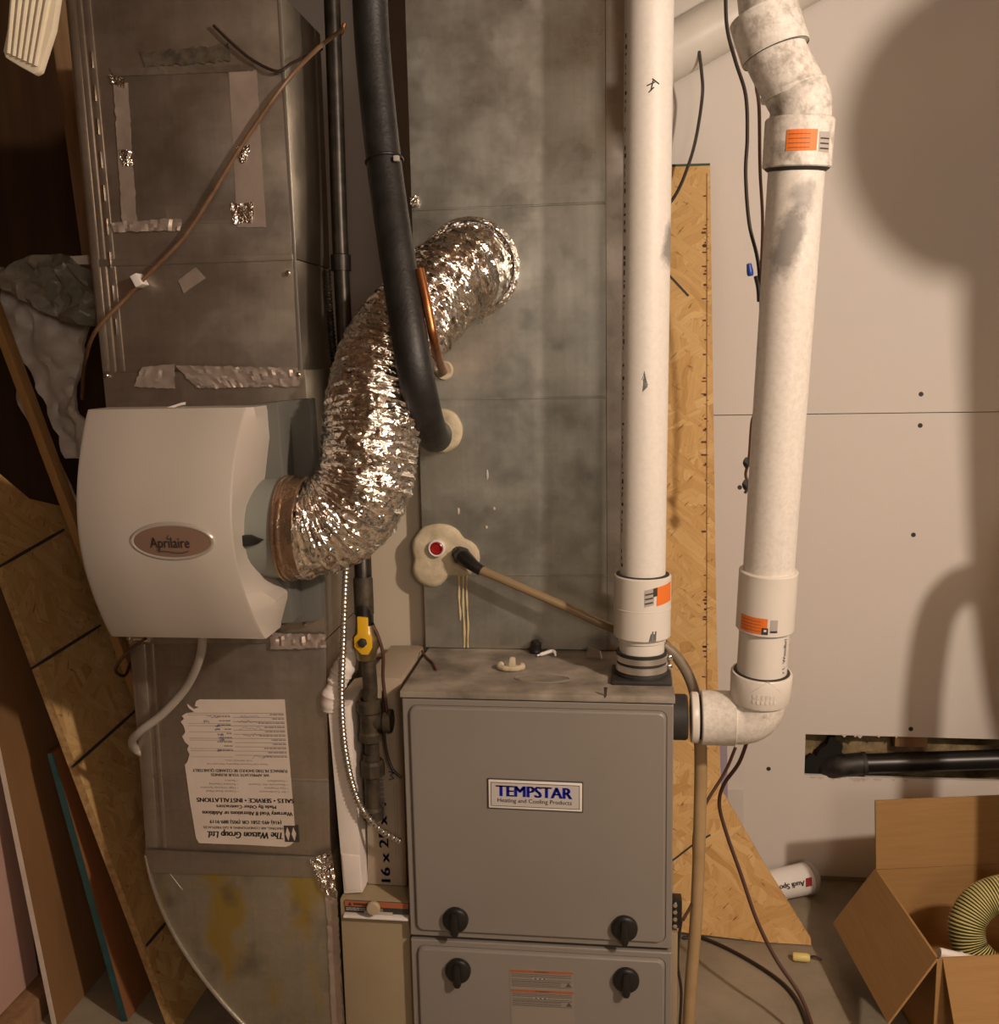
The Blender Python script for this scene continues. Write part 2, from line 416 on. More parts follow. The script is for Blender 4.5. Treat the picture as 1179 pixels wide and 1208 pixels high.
brown_b = mottled('brown_hardboard', (.25, .135, .055), (.20, .10, .04), 3, .65, 0, 0, 60, .3, .7, 'Object', .4, (3, 3, .8))
redwood = mottled('reddish_plywood', (.27, .115, .045), (.22, .09, .032), 3, .6, 0, 0, 60, .3, .7, 'Object', .4, (6, 6, .8))
white_b = mottled('white_edge', (.62, .54, .46), (.54, .46, .38), 20, .6)
lath_m = mottled('lath_wood', (.42, .24, .09), (.34, .18, .06), 5, .6, 0, 0, 60, .3, .7, 'Object', .4, (10, 10, 1))
bag_dk = mottled('grey_plastic_film', (.20, .18, .14), (.32, .29, .24), 14, .35, 0, .6, 60)
bag_lt = mottled('pale_plastic_sheet', (.55, .49, .45), (.46, .41, .37), 6, .5, 0, .5, 18)
bead = mottled('cream_tambour', (.74, .66, .50), (.66, .57, .42), 14, .6)
hose_y = mat('hose_rib', (.58, .52, .22), .3)
hose_k = mat('hose_groove', (.060, .050, .012), .4)
lavender = mat('lavender_tape', (.34, .29, .36), .6)
beige_board = mottled('beige_board', (.46, .40, .31), (.50, .435, .34), 2, .35)

# ------------------------------------------------------------------ the room
WY = 1.0
def struct(name, bm, m, parent=None, smooth=35):
    return obj(name, bm, m, parent, smooth, kind=None if parent else 'structure')
fl = struct('floor', box((-2.2, -4.2, -.06), (2.6, WY + .12, 0)), concrete)
ce = struct('ceiling', box((-2.2, -4.2, 2.62), (2.6, WY + .12, 2.68)), ceil_m)
wl = struct('wall_left', box((-2.2, -4.2, 0), (-2.1, WY + .12, 2.62)), dark_wall)
wb = struct('wall_back', box((-2.1, WY + .09, 0), (2.6, WY + .12, 2.62)), dark_wall)
SEAM = P(1010, 488, WY).z
hx0, hx1 = P(950, 890, WY).x, 1.9
hz0, hz1 = P(1060, 918, WY).z, P(1060, 869, WY).z
XL, XR, T = -1.12, 2.4, .013
def sheet_with_hole():
    bm = B()
    xs, zs = [XL, hx0, hx1, XR], [.012, hz0, hz1, SEAM - .0009]
    def grid(y):
        return [[bm.verts.new((x, y, z)) for z in zs] for x in xs]
    a, b = grid(WY), grid(WY + T)
    for i in range(3):
        for j in range(3):
            if (i, j) == (1, 1): continue
            bm.faces.new((a[i][j], a[i + 1][j], a[i + 1][j + 1], a[i][j + 1])); bm.faces.new((b[i][j + 1], b[i + 1][j + 1], b[i + 1][j], b[i][j]))
    ring = [(0, 0), (1, 0), (2, 0), (3, 0), (3, 1), (3, 2), (3, 3), (2, 3), (1, 3), (0, 3), (0, 2), (0, 1)]
    for loop in (ring, [(1, 1), (1, 2), (2, 2), (2, 1)]):
        for (i, j), (k, l) in zip(loop, loop[1:] + loop[:1]): bm.faces.new((a[i][j], b[i][j], b[k][l], a[k][l]))
    return bm
struct('drywall_sheet', sheet_with_hole(), dry, wb)
struct('drywall_sheet', box((XL, WY, SEAM + .0009), (XR, WY + T, 2.62), .001, 1), dry, wb)
# open slot in the lower sheet: old insulation, a block of wood, torn paper
def lumpy(x0, x1, z0, z1, y, amp, nx, nz, sc=18):
    bm = B(); g = [[bm.verts.new((x0 + (x1 - x0) * i / nx, y - amp * noise.noise(V((i * (x1 - x0) / nx, 3, j * (z1 - z0) / nz)) * sc), z0 + (z1 - z0) * j / nz)) for j in range(nz + 1)] for i in range(nx + 1)]
    for i in range(nx):
        for j in range(nz): bm.faces.new((g[i][j], g[i + 1][j], g[i + 1][j + 1], g[i][j + 1]))
    return bm
struct('insulation', lumpy(hx0 - .03, hx1, hz0 - .03, hz1 + .03, WY + .06, .03, 60, 8), insul, wb)
bx = P(1075, 876, WY + .02)
struct('wood_block', box((bx.x - .045, WY + .016, bx.z - .012), (bx.x + .045, WY + .05, hz1 + .02), .002), stud_m, wb)
bm = B()
for i in range(26):
    x = hx0 + random.random() * .28; a = random.choice((0, 0, 0, 1)); z = (hz0, hz1)[a]; s = .004 + random.random() * .012
    bm.faces.new([bm.verts.new(p) for p in ((x, WY - .001, z + (.003 if a else -.003)), (x + s, WY - .0015, z + (-s * .6 if a else -s)), (x + s * 1.7, WY - .001, z + (.003 if a else -.003)))])
struct('torn_paper', bm, core, wb, 0)
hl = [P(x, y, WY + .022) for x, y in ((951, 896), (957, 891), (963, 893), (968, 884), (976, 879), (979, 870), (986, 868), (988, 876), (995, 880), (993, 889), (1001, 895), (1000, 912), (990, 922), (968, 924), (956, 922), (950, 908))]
struct('hole_shade_plate', prism(hl, (0, .02, 0)), mat('hole_shade_black', (.006, .005, .004), .9), wb)  # flat black plate, painted shade in place of a real opening
pa = [P(x, y, WY) for x, y in ((856, 931), (877, 931), (878, 1036), (858, 1036))]
struct('patch_panel', prism([p + V((0, -.003, 0)) for p in pa], (0, .003, 0)), dry_d, wb)
for x, y in ((1087, 465), (1086, 502), (1078, 631), (1075, 860), (907, 907), (873, 575)):
    c = P(x, y, WY)
    struct('screw', lathe(c + V((0, -.0012, 0)), (0, 1, 0), [(0, .0005), (.003, 0), (.0058, 0), (.0066, .0012)], 12), rubber, wb)
struct('baseboard_back', box((.55, WY - .006, 0), (2.4, WY, .010)), concrete)
# ------------------------------------------------------------------ the furnace
FX0, FX1, FZ = P(472, 815, 0).x, P(797, 822, 0).x, .903
FD = .62
fu = thing('furnace', 'taupe gas furnace with two raised doors and four black knobs', 'furnace', ((FX0 + FX1) / 2, 0, 0))
obj('cabinet', box((FX0 + .004, .018, .02), (FX1 - .004, FD, FZ - .012), .004), furn, fu)
def door(z0, z1, name):
    """pressed sheet door: flat rim, groove, raised rounded panel"""
    x0, x1 = FX0 + .003, FX1 - .003; bm = B()
    def loop(x0, x1, z0, z1, r, y, n=6):
        L = []
        for cx, cz, a0 in ((x1 - r, z1 - r, 0), (x0 + r, z1 - r, 90), (x0 + r, z0 + r, 180), (x1 - r, z0 + r, 270)):
            for k in range(n + 1):
                a = math.radians(a0 + 90 * k / n); L.append(bm.verts.new((cx + r * math.cos(a), y, cz + r * math.sin(a))))
        return L
    i = .0115
    Ls = [loop(x0, x1, z0, z1, .002, .017), loop(x0, x1, z0, z1, .002, .002), loop(x0 + .002, x1 - .002, z0 + .002, z1 - .002, .002, 0),
          loop(x0 + i, x1 - i, z0 + i, z1 - i, .016, 0), loop(x0 + i + .0015, x1 - i - .0015, z0 + i + .0015, z1 - i - .0015, .0148, .0022), loop(x0 + i + .004, x1 - i - .004, z0 + i + .004, z1 - i - .004, .0142, -.0050),
          loop(x0 + i + .0065, x1 - i - .0065, z0 + i + .0065, z1 - i - .0065, .0125, -.0066), loop(x0 + i + .012, x1 - i - .012, z0 + i + .012, z1 - i - .012, .010, -.0068)]
    for A, C in zip(Ls, Ls[1:]):
        for k in range(len(A)): bm.faces.new((A[k], A[(k + 1) % len(A)], C[(k + 1) % len(A)], C[k]))
    bm.faces.new(Ls[-1])
    return obj(name, bm, furn, fu, 22)
DZ = P(640, 1113, 0).z
up = door(DZ + .003, FZ - .016, 'door'); lo = door(.08, DZ - .006, 'door')
# top pan with a folded lip
tp = obj('top_panel', box((FX0, -.002, FZ - .013), (FX1, FD, FZ), .002), furn_top, fu)
bm = B(); c = PZ(640, 801, FZ)
add_tube(bm, [V((c.x + .055 * math.cos(a), c.y + .024 * math.sin(a), FZ + .0006)) for a in [2 * PI * k / 40 for k in range(41)]], .0012, 6, cap=False)
obj('knockout_ring', bm, furn, tp)
bm = lathe((c.x, c.y, FZ), (0, 0, 1), [(0, .0011), (.05, .0011), (.05, 0)], 40)
for v in bm.verts: v.co.y = c.y + (v.co.y - c.y) * .42
obj('knockout_disc', bm, mottled('worn_enamel', (.30, .26, .20), (.20, .17, .13), 30, .6), tp)
nt = P(715, 818, -.003)
obj('lip_notch', prism([nt + V(q) for q in ((-.004, 0, .012), (.003, 0, .012), (.001, 0, -.006), (-.0025, 0, -.010))], (0, .0012, 0)), rubber, tp)
def knob(px, py, parent):
    c = P(px, py, -.0068); r = .0262
    k = obj('knob', lathe(c, (0, -1, 0), [(0, .012), (r * .8, .012), (r * .97, .009), (r, .004), (r, 0)], 32), black, parent)
    w_ = .0075
    bm = prism([c + V(q) for q in ((-w_ * .8, -.009, .020), (w_ * .8, -.009, .020), (w_ * 1.1, -.009, -.022), (w_ * .6, -.009, -.029), (-w_ * .6, -.009, -.029), (-w_ * 1.1, -.009, -.022))], (0, -.012, 0), .003, 2)
    obj('grip', bm, black, k)
knob(538, 1084, up); knob(737, 1094, up); knob(541, 1144, lo); knob(739, 1155, lo)
# name badge
bl, br, tl = P(577, 952, -.008), P(687, 957, -.008), P(577, 919, -.008)
fr = Frame(bl, br - bl, tl - bl); bw, bh = (br - bl).length, (tl - bl).length
bd = obj('badge', plate(fr, 0, 0, bw, bh, .003, .0012), white_l, up, label='silver name badge with blue lettering')
obj('badge_backing', plate(fr, -.002, -.002, bw + .002, bh + .002, .0012), ink, bd)
bm = B(); u = .0045; v = .0045
add_quad(bm, fr, u, v, bw - u, bh - v, .0032, 0); add_quad(bm, fr, u + .0012, v + .0012, bw - u - .0012, bh - v - .0012, .0034, 1)
add_text(bm, 'TEMPSTAR', lambda x, y: fr.at(.016 + x, bh * .44 + y, .0037), bw - .036, bh * .40, mi=2, bold=.055)
add_text(bm, 'Heating and Cooling Products', lambda x, y: fr.at(.018 + x, bh * .23 + y, .0037), bw - .038, bh * .15, mi=0, bold=.01)
obj('lettering', bm, [ink, silver_l, mat('royal_blue_ink', (.030, .040, .55), .5)], bd, 0)
# warning label on the lower door
bl, br, tl = P(605, 1240, -.0068), P(679, 1244, -.0068), P(604, 1143, -.0068)
fr = Frame(bl, br - bl, tl - bl); bw, bh = (br - bl).length, (tl - bl).length
wl_ = obj('warning_label', plate(fr, 0, 0, bw, bh, .0008), mat('grey_print_label', (.27, .235, .195), .6), lo, label='grey warning label with orange bands')
bm = B()
def dashes(bm, fr, u0, u1, v, h, mi=0, gap=.18, w=(.004, .012)):
    u = u0
    while u < u1:
        L = min(u1 - u, random.uniform(*w)); add_quad(bm, fr, u, v, u + L, v + h, .0011, mi); u += L + gap * h * 3
for k, top in enumerate((0, .043)):
    t0 = bh - top
    add_quad(bm, fr, .001, t0 - .0065, bw - .001, t0 - .001, .0010, 1)
    add_text(bm, 'WARNING', lambda x, y: fr.at(bw / 2 + x, t0 - .0055 + y, .0012), .028, .0035, mi=0, bold=.02, align='CENTER')
    for i, v in enumerate((.010, .013, .016, .022, .0255, .0275, .031, .034, .037)): dashes(bm, fr, .003, bw * (.97 if i not in (5, 6, 7) else .8), t0 - v, .0011, 0)
    add_quad(bm, fr, bw * .36, t0 - .0205, bw * .58, t0 - .0165, .0012, 2)
    for j in range(3): add_quad(bm, fr, bw * (.385 + .07 * j), t0 - .0198, bw * (.425 + .07 * j), t0 - .0172, .0014, 0)
    add_poly(bm, fr, [(bw * .87, t0 - .034), (bw * .97, t0 - .034), (bw * .92, t0 - .025)], .0013, 0)
obj('lettering', bm, [mat('faded_ink', (.09, .075, .065), .6), rust_orange, grey_l], wl_, 0)
# right side: intake grommet, terminal block
gy, gz = .115, P(812, 849, .1).z
obj('intake_grommet', lathe((FX1 - .004, gy, gz), (1, 0, 0), [(.0, 0), (.046, 0), (.046, .030), (.043, .034), (.0, .034)], 36), rubber, fu, label='black rubber intake grommet')
tb = P(808, 1070, .06)
t1 = obj('terminal_block', box((FX1 - .004, .03, tb.z - .03), (FX1 + .018, .06, tb.z + .03), .003), black, fu)
for k in range(4):
    obj('terminal', lathe((FX1 + .004, .03, tb.z - .022 + k * .015), (0, -1, 0), [(.0045, 0), (.0045, .006), (0, .007)], 10), chrome, t1)
obj('side_conduit_strip', box((FX1 - .004, .03, .02), (FX1 + .010, .05, tb.z - .04), .003), cabinet_m, fu)
# ------------------------------------------------------------------ supply plenum on the furnace
PY = .29
pl = thing('supply_plenum', 'galvanized sheet metal plenum standing on the taupe furnace', 'air duct', (-.2, .5, FZ))
px0, px1 = -.4455, .052
zs = [FZ + .001, P(560, 678, PY).z, P(615, 470, PY).z, P(615, 243, PY).z, 2.6]
obj('plenum_body', box((px0 + .003, PY + .003, FZ + .001), (px1 - .003, .82, 2.6)), galv_p, pl)
for a, b in zip(zs, zs[1:]): obj('sheet_panel', box((px0, PY, a + .0006), (px1, PY + .004, b - .0006), .0008, 1), galv_p, pl)
for z in zs[1:4]: obj('seam_cleat', box((px0, PY - .0016, z - .0022), (px1, PY + .002, z + .0022), .001, 1), galv_p, pl)
cx = P(716, 600, PY).x
obj('corner_strip', box((cx, PY - .002, FZ + .002), (px1, PY + .001, 2.6), .001, 1), galv, pl)
def blob(cs, r_in, th, name, m, parent, seg=40, label=None, hole=None):
    """flattened ring of putty round a pipe on the plenum front: outline radii vary"""
    bm = B(); c = cs[0]; rings = []
    prof = [(1.0, 0), (.97, .6), (.86, 1.0), (.6, .9), (.3, .75)]
    for s, h in prof:
        ring = []
        for k in range(seg):
            a = 2 * PI * k / seg; d = V((math.cos(a), 0, math.sin(a))); R = 0
            for q, r in cs:
                o = V(q) - V(c[0]); bq = o.dot(d); D = bq * bq - (o.dot(o) - r * r)
                if D > 0: R = max(R, bq + math.sqrt(D))
            R *= 1 + .05 * noise.noise(V((math.cos(a) * 2, math.sin(a) * 2, 5 + c[0][0] * 9)))
            p = V(c[0]) + d * R * s
            ring.append(bm.verts.new(p + V((0, -th * h * (1 + .35 * noise.noise(p * 70)), 0))))
        rings.append(ring)
    for A, C in zip(rings, rings[1:]):
        for k in range(seg): bm.faces.new((A[k], A[(k + 1) % seg], C[(k + 1) % seg], C[k]))
    bm.faces.new(rings[-1])
    return obj(name, bm, m, parent, 60, label=label)
def pp(x, y): return tuple(P(x, y, PY - .001))
blob([(pp(521, 508), .048)], 0, .012, 'sealant_collar', putty, pl, label='cream putty ring round the insulated pipe')
blob([(pp(524, 437), .021)], 0, .008, 'sealant_collar', putty, pl, label='small cream putty ring round the copper tube')
blob([(pp(519, 650), .062), (pp(545, 657), .043), (pp(508, 672), .040)], 0, .010, 'sealant_collar', putty, pl, label='double lobed cream putty patch round the drain stubs')
for i, (x, wd, y1) in enumerate(((541, .0045, 732), (546, .0050, 764), (550.5, .0040, 764))):
    a, b = P(x, 676, PY - .002), P(x + 2, y1, PY - .002)
    obj('sealant_drip', tube([a.lerp(b, t) + V((.0008 * math.sin(9 * t + i), 0, 0)) for t in [k / 10 for k in range(11)]], [wd * .62 * (.8 + .3 * math.sin(k * 1.7 + i)) for k in range(11)], 8), drip_m, pl)
for x, y, s in ((575, 560, .012), (583, 600, .004), (541, 603, .008), (574, 622, .004)):
    c = P(x, y, PY - .001); bm = lathe(c, (0, -1, 0), [(.003, 0), (.002, .0015), (0, .002)], 10)
    for v in bm.verts: v.co.z = c.z + (v.co.z - c.z) * s / .003
    obj('sealant_spot', bm, mat('grey_splash', (.50, .46, .40), .5) if not bpy.data.materials.get('grey_splash') else bpy.data.materials['grey_splash'], pl)
c = P(517, 645, PY)
cap = obj('drain_cap', lathe(c, (0, -1, 0), [(.019, 0), (.019, .020), (.0165, .022), (.0145, .021), (.0135, .010), (0, .009)], 28), white_l, pl, label='open drain stub with red inside')
obj('red_plug', lathe(c + V((0, -.010, 0)), (0, -1, 0), [(.0145, 0), (.0145, .011), (.012, .0125), (.009, .009), (0, .008)], 24), red, cap)
c = P(490, 238, PY)
bm = bmesh.new(); bmesh.ops.create_icosphere(bm, subdivisions=2, radius=.011)
for v in bm.verts: v.co = v.co * (1 + .5 * noise.noise(v.co * 150)) + c + V((0, -.006, 0))
obj('foil_scrap', bm, foil, pl)
# ------------------------------------------------------------------ return duct
DY, DD = .05, .25
rd = thing('return_duct', 'tall galvanized return air duct with a curved boot at its foot', 'air duct', (-.83, .17, 0))
def dprism(name, pp, y, d, m=galv_d, par=rd, bev=.002, label=None, px=P):
    return obj(name, prism([P(x, yy, y) for x, yy in pp], (0, d, 0), bev), m, par, label=label)
L1 = [(76, -10), (330, -10), (345, 304), (107, 311)]
dprism('duct_section', L1, DY, DD)
dprism('duct_section', [(107, 312), (345, 305), (356, 441), (121, 441)], DY, DD)
dprism('duct_section', [(121, 441), (360, 436), (384, 755), (152, 755)], DY - .005, DD + .01)
dprism('duct_section', [(152, 756), (384, 756), (388, 921), (166, 915)], DY, DD)
dprism('duct_section', [(166, 916), (388, 922), (390, 1014), (172, 1004)], DY, DD)
dprism('seam_cleat', [(107, 306), (345, 299), (346, 307), (108, 315)], DY - .003, .004)
dprism('seam_cleat', [(166, 913), (388, 920), (388, 923), (166, 917)], DY - .0015, .003)
# standing corner flanges down the left edge
for k, (a, b) in enumerate(((0, 7), (9, 15), (18, 26))):
    dprism('corner_flange', [(79 + a, -10), (79 + b, -10), (121 + b, 438), (121 + a, 438)], DY - .0035 + .001 * k, .004, bev=.0008)
dprism('corner_flange', [(158, 760), (170, 760), (186, 1000), (174, 1000)], DY - .002, .003, bev=.0008)
dprism('corner_flange', [(176, 760), (180, 760), (196, 1000), (192, 1000)], DY - .0025, .003, bev=.0008)
dprism('right_edge_bead', [(327, -10), (331, -10), (357, 438), (353, 438)], DY - .002, .003, seam_m, bev=.0008)
for k in range(9):
    t = .18 + .088 * k; x, y = 108 + (122 - 82) * t - 8, -10 + 448 * t
    dprism('edge_clip', [(x - 1.2, y - 10), (x + 1.0, y - 10), (x + 2.6, y + 9), (x + .4, y + 9)], DY - .0045, .002, chrome, bev=.0005)
# curved boot
curve = [(172, 1008), (178, 1035), (186, 1060), (196, 1084), (208, 1107), (223, 1131), (241, 1156), (262, 1182), (286, 1208), (316, 1236), (352, 1264), (392, 1288)]
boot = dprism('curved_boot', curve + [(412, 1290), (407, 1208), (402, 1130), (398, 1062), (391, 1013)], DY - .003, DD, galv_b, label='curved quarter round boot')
obj('boot_flange', tube(cr([P(x, y, DY - .004) for x, y in curve], 4), .0042, 8), galv, boot)
dprism('slip_collar', [(170, 1003), (392, 1013), (391, 1036), (178, 1030)], DY - .008, .006, galv, bev=.002)
bm = B(); fr = Frame(P(190, 1030, DY - .004), V((1, 0, 0)), V((0, 0, 1)))
a, b = P(192, 1018, DY), P(216, 1049, DY)
obj('crease', tube([a + V((0, -.004, 0)), b + V((0, -.003, 0))], .0010, 6), galv_d, boot)
# crinkled tape
def crinkle(pp, y, m, name, parent, amp=.004, n=22, label=None, ragged=.15):
    """tape patch: bilinear quad pushed into crumples, with a torn rim"""
    c = [P(a, b, y) for a, b in pp]; bm = B(); L = max((c[1] - c[0]).length, .01); H = max((c[3] - c[0]).length, .01)
    nx, nz = max(3, int(L / .006)), max(3, int(H / .006)); nx, nz = min(nx, 60), min(nz, 60); g = []
    for i in range(nx + 1):
        row = []
        for j in range(nz + 1):
            s, t = i / nx, j / nz; p = c[0].lerp(c[1], s).lerp(c[3].lerp(c[2], s), t)
            q = p * 120; p = p + V((0, -amp * (.5 + noise.noise(q) + .6 * noise.noise(q * 2.3)) , 0))
            e = min(s, 1 - s, t, 1 - t) == 0
            if e: p += V((noise.noise(q * 1.7), 0, noise.noise(q * 1.3 + V((7, 0, 0))))) * ragged * .02
            row.append(bm.verts.new(p))
        g.append(row)
    for i in range(nx):
        for j in range(nz): bm.faces.new((g[i][j], g[i + 1][j], g[i + 1][j + 1], g[i][j + 1]))
    return obj(name, bm, m, parent, 20, label=label)
patch = dprism('cover_panel', [(140, 84), (290, 82), (303, 262), (148, 266)], DY - .0012, .0015, galv, bev=.0005)
TY = DY - .002
crinkle([(134, 98), (151, 98), (162, 262), (144, 264)], TY, tape_s, 'foil_tape', rd, .0012)
crinkle([(270, 84), (303, 82), (314, 268), (280, 268)], TY, tape_s, 'foil_tape', rd, .0003, ragged=.05)
crinkle([(132, 262), (215, 258), (213, 272), (134, 274)], TY - .001, tape_s, 'foil_tape', rd, .004)
crinkle([(195, 243), (275, 240), (276, 258), (196, 260)], TY, galv, 'foil_tape', rd, .0006, ragged=.03)
crinkle([(272, 240), (300, 239), (298, 262), (276, 264)], TY - .001, foil, 'foil_tape', rd, .004)
crinkle([(130, 80), (300, 76), (300, 84), (134, 90)], TY, galv, 'foil_tape', rd, .001, ragged=.03)
crinkle([(128, 88), (148, 92), (147, 104), (133, 98)], TY - .001, foil, 'foil_tape', rd, .004)
crinkle([(140, 176), (156, 178), (158, 196), (146, 196)], TY - .001, foil, 'foil_tape', rd, .004)
crinkle([(278, 172), (296, 172), (290, 192), (284, 192)], TY - .001, foil, 'foil_tape', rd, .003)
crinkle([(210, 331), (231, 315), (243, 328), (217, 346)], TY, tape_s, 'foil_tape', rd, .001, ragged=.04)
crinkle([(168, 432), (206, 430), (208, 459), (158, 456)], DY - .007, tape_s, 'foil_tape', rd, .0025)
crinkle([(208, 431), (352, 434), (354, 456), (232, 458)], DY - .007, tape_s, 'foil_tape', rd, .0028)
crinkle([(318, 746), (384, 748), (386, 764), (320, 766)], DY - .008, tape_s, 'foil_tape', rd, .004)
crinkle([(152, 750), (320, 748), (320, 758), (152, 760)], DY - .007, galv, 'foil_tape', rd, .001, ragged=.05)
crinkle([(366, 1012), (392, 1004), (398, 1060), (380, 1050)], DY - .011, foil, 'foil_tape', rd, .007)
crinkle([(384, 1046), (398, 1050), (405, 1210), (392, 1210)], DY - .006, tape_s, 'foil_tape', rd, .0018)
for x, y in ((126, 443), (352, 442), (360, 736), (152, 752), (340, 322)):
    obj('screw', lathe(P(x, y, DY - .006), (0, -1, 0), [(.0048, 0), (.0048, .0025), (.003, .004), (0, .0042)], 10), chrome, rd)
crinkle([(165, 62), (268, 52), (272, 72), (172, 80)], TY, mottled('dark_smear', (.10, .08, .06), (.20, .165, .125), 60, .5, .6), 'mastic_smear', rd, .0008, ragged=.35)
# service label, hung upside down
tr, tl2, br2 = P(336, 825, DY - .0015), P(209, 825, DY - .0015), P(344, 999, DY - .0015)
fr = Frame(tr, tl2 - tr, br2 - tr); lw, lh = (tl2 - tr).length, (br2 - tr).length
torn = [(0, 0), (.79, 0)]
rnd = random.Random(3)
tear = [(.82, .01), (.84, .045), (.80, .05), (.85, .065), (.91, .03), (.90, .055), (.85, .085), (.92, .09), (.97, .11), (.95, .13), (.985, .15), (.96, .18), (.95, .22), (.985, .25), (.96, .29), (.93, .31), (.95, .34), (.93, .37), (.95, .41), (.965, .43), (.985, .44)]
out = [(u * lw, v * lh) for u, v in torn + tear + [(.97, .7), (.945, .95), (.92, .985), (.50, .99), (.10, 1.0), (.05, .985), (.0, .95)]]
lab = obj('service_label', prism([fr.at(u, v, 0) for u, v in out], fr.n * .0008), paper, rd, label='torn paper service label stuck upside down')
bm = B(); H2 = .0012
def cu(x): return (830 - x) / (830 - 45) * lw          # crop pixel -> label frame
def cv(y): return (y - 90) / (1150 - 90) * lh
def line(s, x_r, x_l, y0, y1, mi=0, bold=0., shear=0.):
    u0, u1, v0 = cu(x_r), cu(x_l), cv(y0)
    add_text(bm, s, lambda x, y: fr.at(u0 + x, v0 + y, H2), u1 - u0, cv(y1) - v0, mi=mi, bold=bold, shear=shear)
line('The Watson Group Ltd.', 735, 180, 1044, 1094, 0, .04, .25)
line('HEATING, AIR CONDITIONING & GAS FIREPLACES', 745, 152, 1006, 1024, 0, .02)
line('(416) 493-2581 OR (905) 889-9119', 735, 205, 960, 986, 0, .04)
line('Warranty Void If Alterations or Additions', 822, 155, 894, 924, 0, .04)
line('Made By Other Contractors', 705, 265, 848, 874, 0, .04)
line('SALES \u2022 SERVICE \u2022 INSTALLATIONS', 838, 122, 798, 830, 0, .05)
for x0, ws in ((805, ('Air Conditioners', 'Gas Fireplace', 'Electronic Air Cleaner', 'Humidifiers')), (438, ('Custom Sheet Metal', 'High Velocity Systems', 'Furnace Cleaning', 'Boilers'))):
    for i, s in enumerate(ws): line('\u2022 ' + s, x0, x0 - 14 * len(s) * .95, 742 - i * 26, 756 - i * 26, 1, .0)
line('WE APPRECIATE YOUR BUSINESS', 675, 245, 620, 640, 0, .03)
line('FURNACE FILTERS SHOULD BE CLEANED QUARTERLY', 808, 112, 588, 610, 0, .03)
line('Please Call Customer Regarding Warranty Call', 668, 225, 546, 557, 1)
line('FOR SERVICE CALL', 556, 360, 520, 530, 1)
for i in range(11):
    y = 185 + i * 30
    add_quad(bm, fr, cu(815), cv(y), cu(440 if i % 3 else 110), cv(y + 2.5), H2, 1)
    if i % 2 == 0: add_quad(bm, fr, cu(420), cv(y + 14), cu(110), cv(y + 16), H2, 1)
    dashes(bm, fr, cu(815), cu(815 - rnd.randint(70, 190)), cv(y + 8), .0022, 1)
    if i < 9: dashes(bm, fr, cu(425), cu(425 - rnd.randint(40, 110)), cv(y + 22), .0022, 1)
def scrawl(x0, x1, y, amp, n, s):
    r = random.Random(s); add_stroke(bm, fr, [(cu(x0 + (x1 - x0) * i / n), cv(y + amp * r.uniform(-1, 1))) for i in range(n + 1)], .0006, H2 + .0002, 2)
for i, (x0, x1, y) in enumerate(((640, 500, 208), (640, 480, 248), (650, 480, 292), (640, 510, 342), (700, 560, 498), (345, 255, 210), (350, 310, 278), (345, 305, 305), (365, 320, 340), (370, 330, 378), (340, 310, 452), (270, 230, 245))): scrawl(x0, x1, y, 12, 16, i)
add_quad(bm, fr, cu(855), cv(992), cu(750), cv(1112), H2, 0)
for k in (0, 1):
    xa = 838 - k * 45
    add_poly(bm, fr, [(cu(xa), cv(1050)), (cu(xa - 18), cv(1002)), (cu(xa - 34), cv(1055)), (cu(xa - 16), cv(1104))], H2 + .0003, 3)
obj('lettering', bm, [ink, ink_l, mat('pen_ink', (.12, .13, .30), .6), paper], lab, 0)
# ------------------------------------------------------------------ humidifier
hm = thing('humidifier', 'beige curved front humidifier with an oval badge on the galvanized duct', 'humidifier', (-.86, -.05, .97))
Yb, Ye = -.055, -.135
zt, zb = P(200, 482, Ye).z, P(200, 752, Ye).z
def xl(v): a, b = P(101, 482, Ye).x, P(129, 752, Ye).x; return a + (b - a) * v
rows = []; NV = 36
bm = B()
def lerp(a, b, t): return a + (b - a) * t
prev = None
for iv in range(NV + 1):
    v = iv / NV; z = zt + (zb - zt) * v; s = math.sin(PI * min(max(v, 0), 1)) ** .9
    yf = Ye - .075 * s
    x0 = xl(v); xf_end = lerp(P(302, 480, Ye).x, P(316, 754, Ye).x, v)
    inn = math.sin(PI * v) ** .8
    xf = lerp(P(290, 480, Ye).x, P(313, 754, Ye).x, v) - .014 * inn                      # where the front meets the bevel
    def tab(T):
        for (a0, b0), (a1, b1) in zip(T, T[1:]):
            if v <= a1: return lerp(b0, b1, (v - a0) / (a1 - a0))
        return T[-1][1]
    # far edge of the bevel: (share of the height, width past the front edge, depth behind the front)
    xr = xf + tab(((0, .010), (.02, .013), (.14, .0185), (.31, .009), (.42, -.002), (.65, -.005), (.75, .006), (.84, .032), (.94, .013), (1, .001)))
    yr = yf + tab(((0, .012), (.02, .020), (.14, .05), (.31, .045), (.42, .03), (.65, .03), (.75, .035), (.84, .05), (.94, .045), (1, .006)))
    e = .010 * (1 if 0 < iv < NV else 1)
    prof = [(x0, Yb), (x0, yf + e), (x0 + e * .3, yf + e * .3), (x0 + e, yf), (lerp(x0, xf, .35), yf - .004 * s), (lerp(x0, xf, .7), yf - .004 * s), (xf - .004, yf), (xf, yf + .002), (xr, yr), (xr, Yb)]
    ring = [bm.verts.new((x, y, z)) for x, y in prof]
    if prev:
        for k in range(len(ring)):
            k2 = (k + 1) % len(ring); bm.faces.new((prev[k], prev[k2], ring[k2], ring[k]))
    else: bm.faces.new(ring)
    prev = ring
bm.faces.new(prev[::-1])
bmesh.ops.recalc_face_normals(bm, faces=bm.faces[:])
cov = obj('cover', bm, hum, hm, 28)
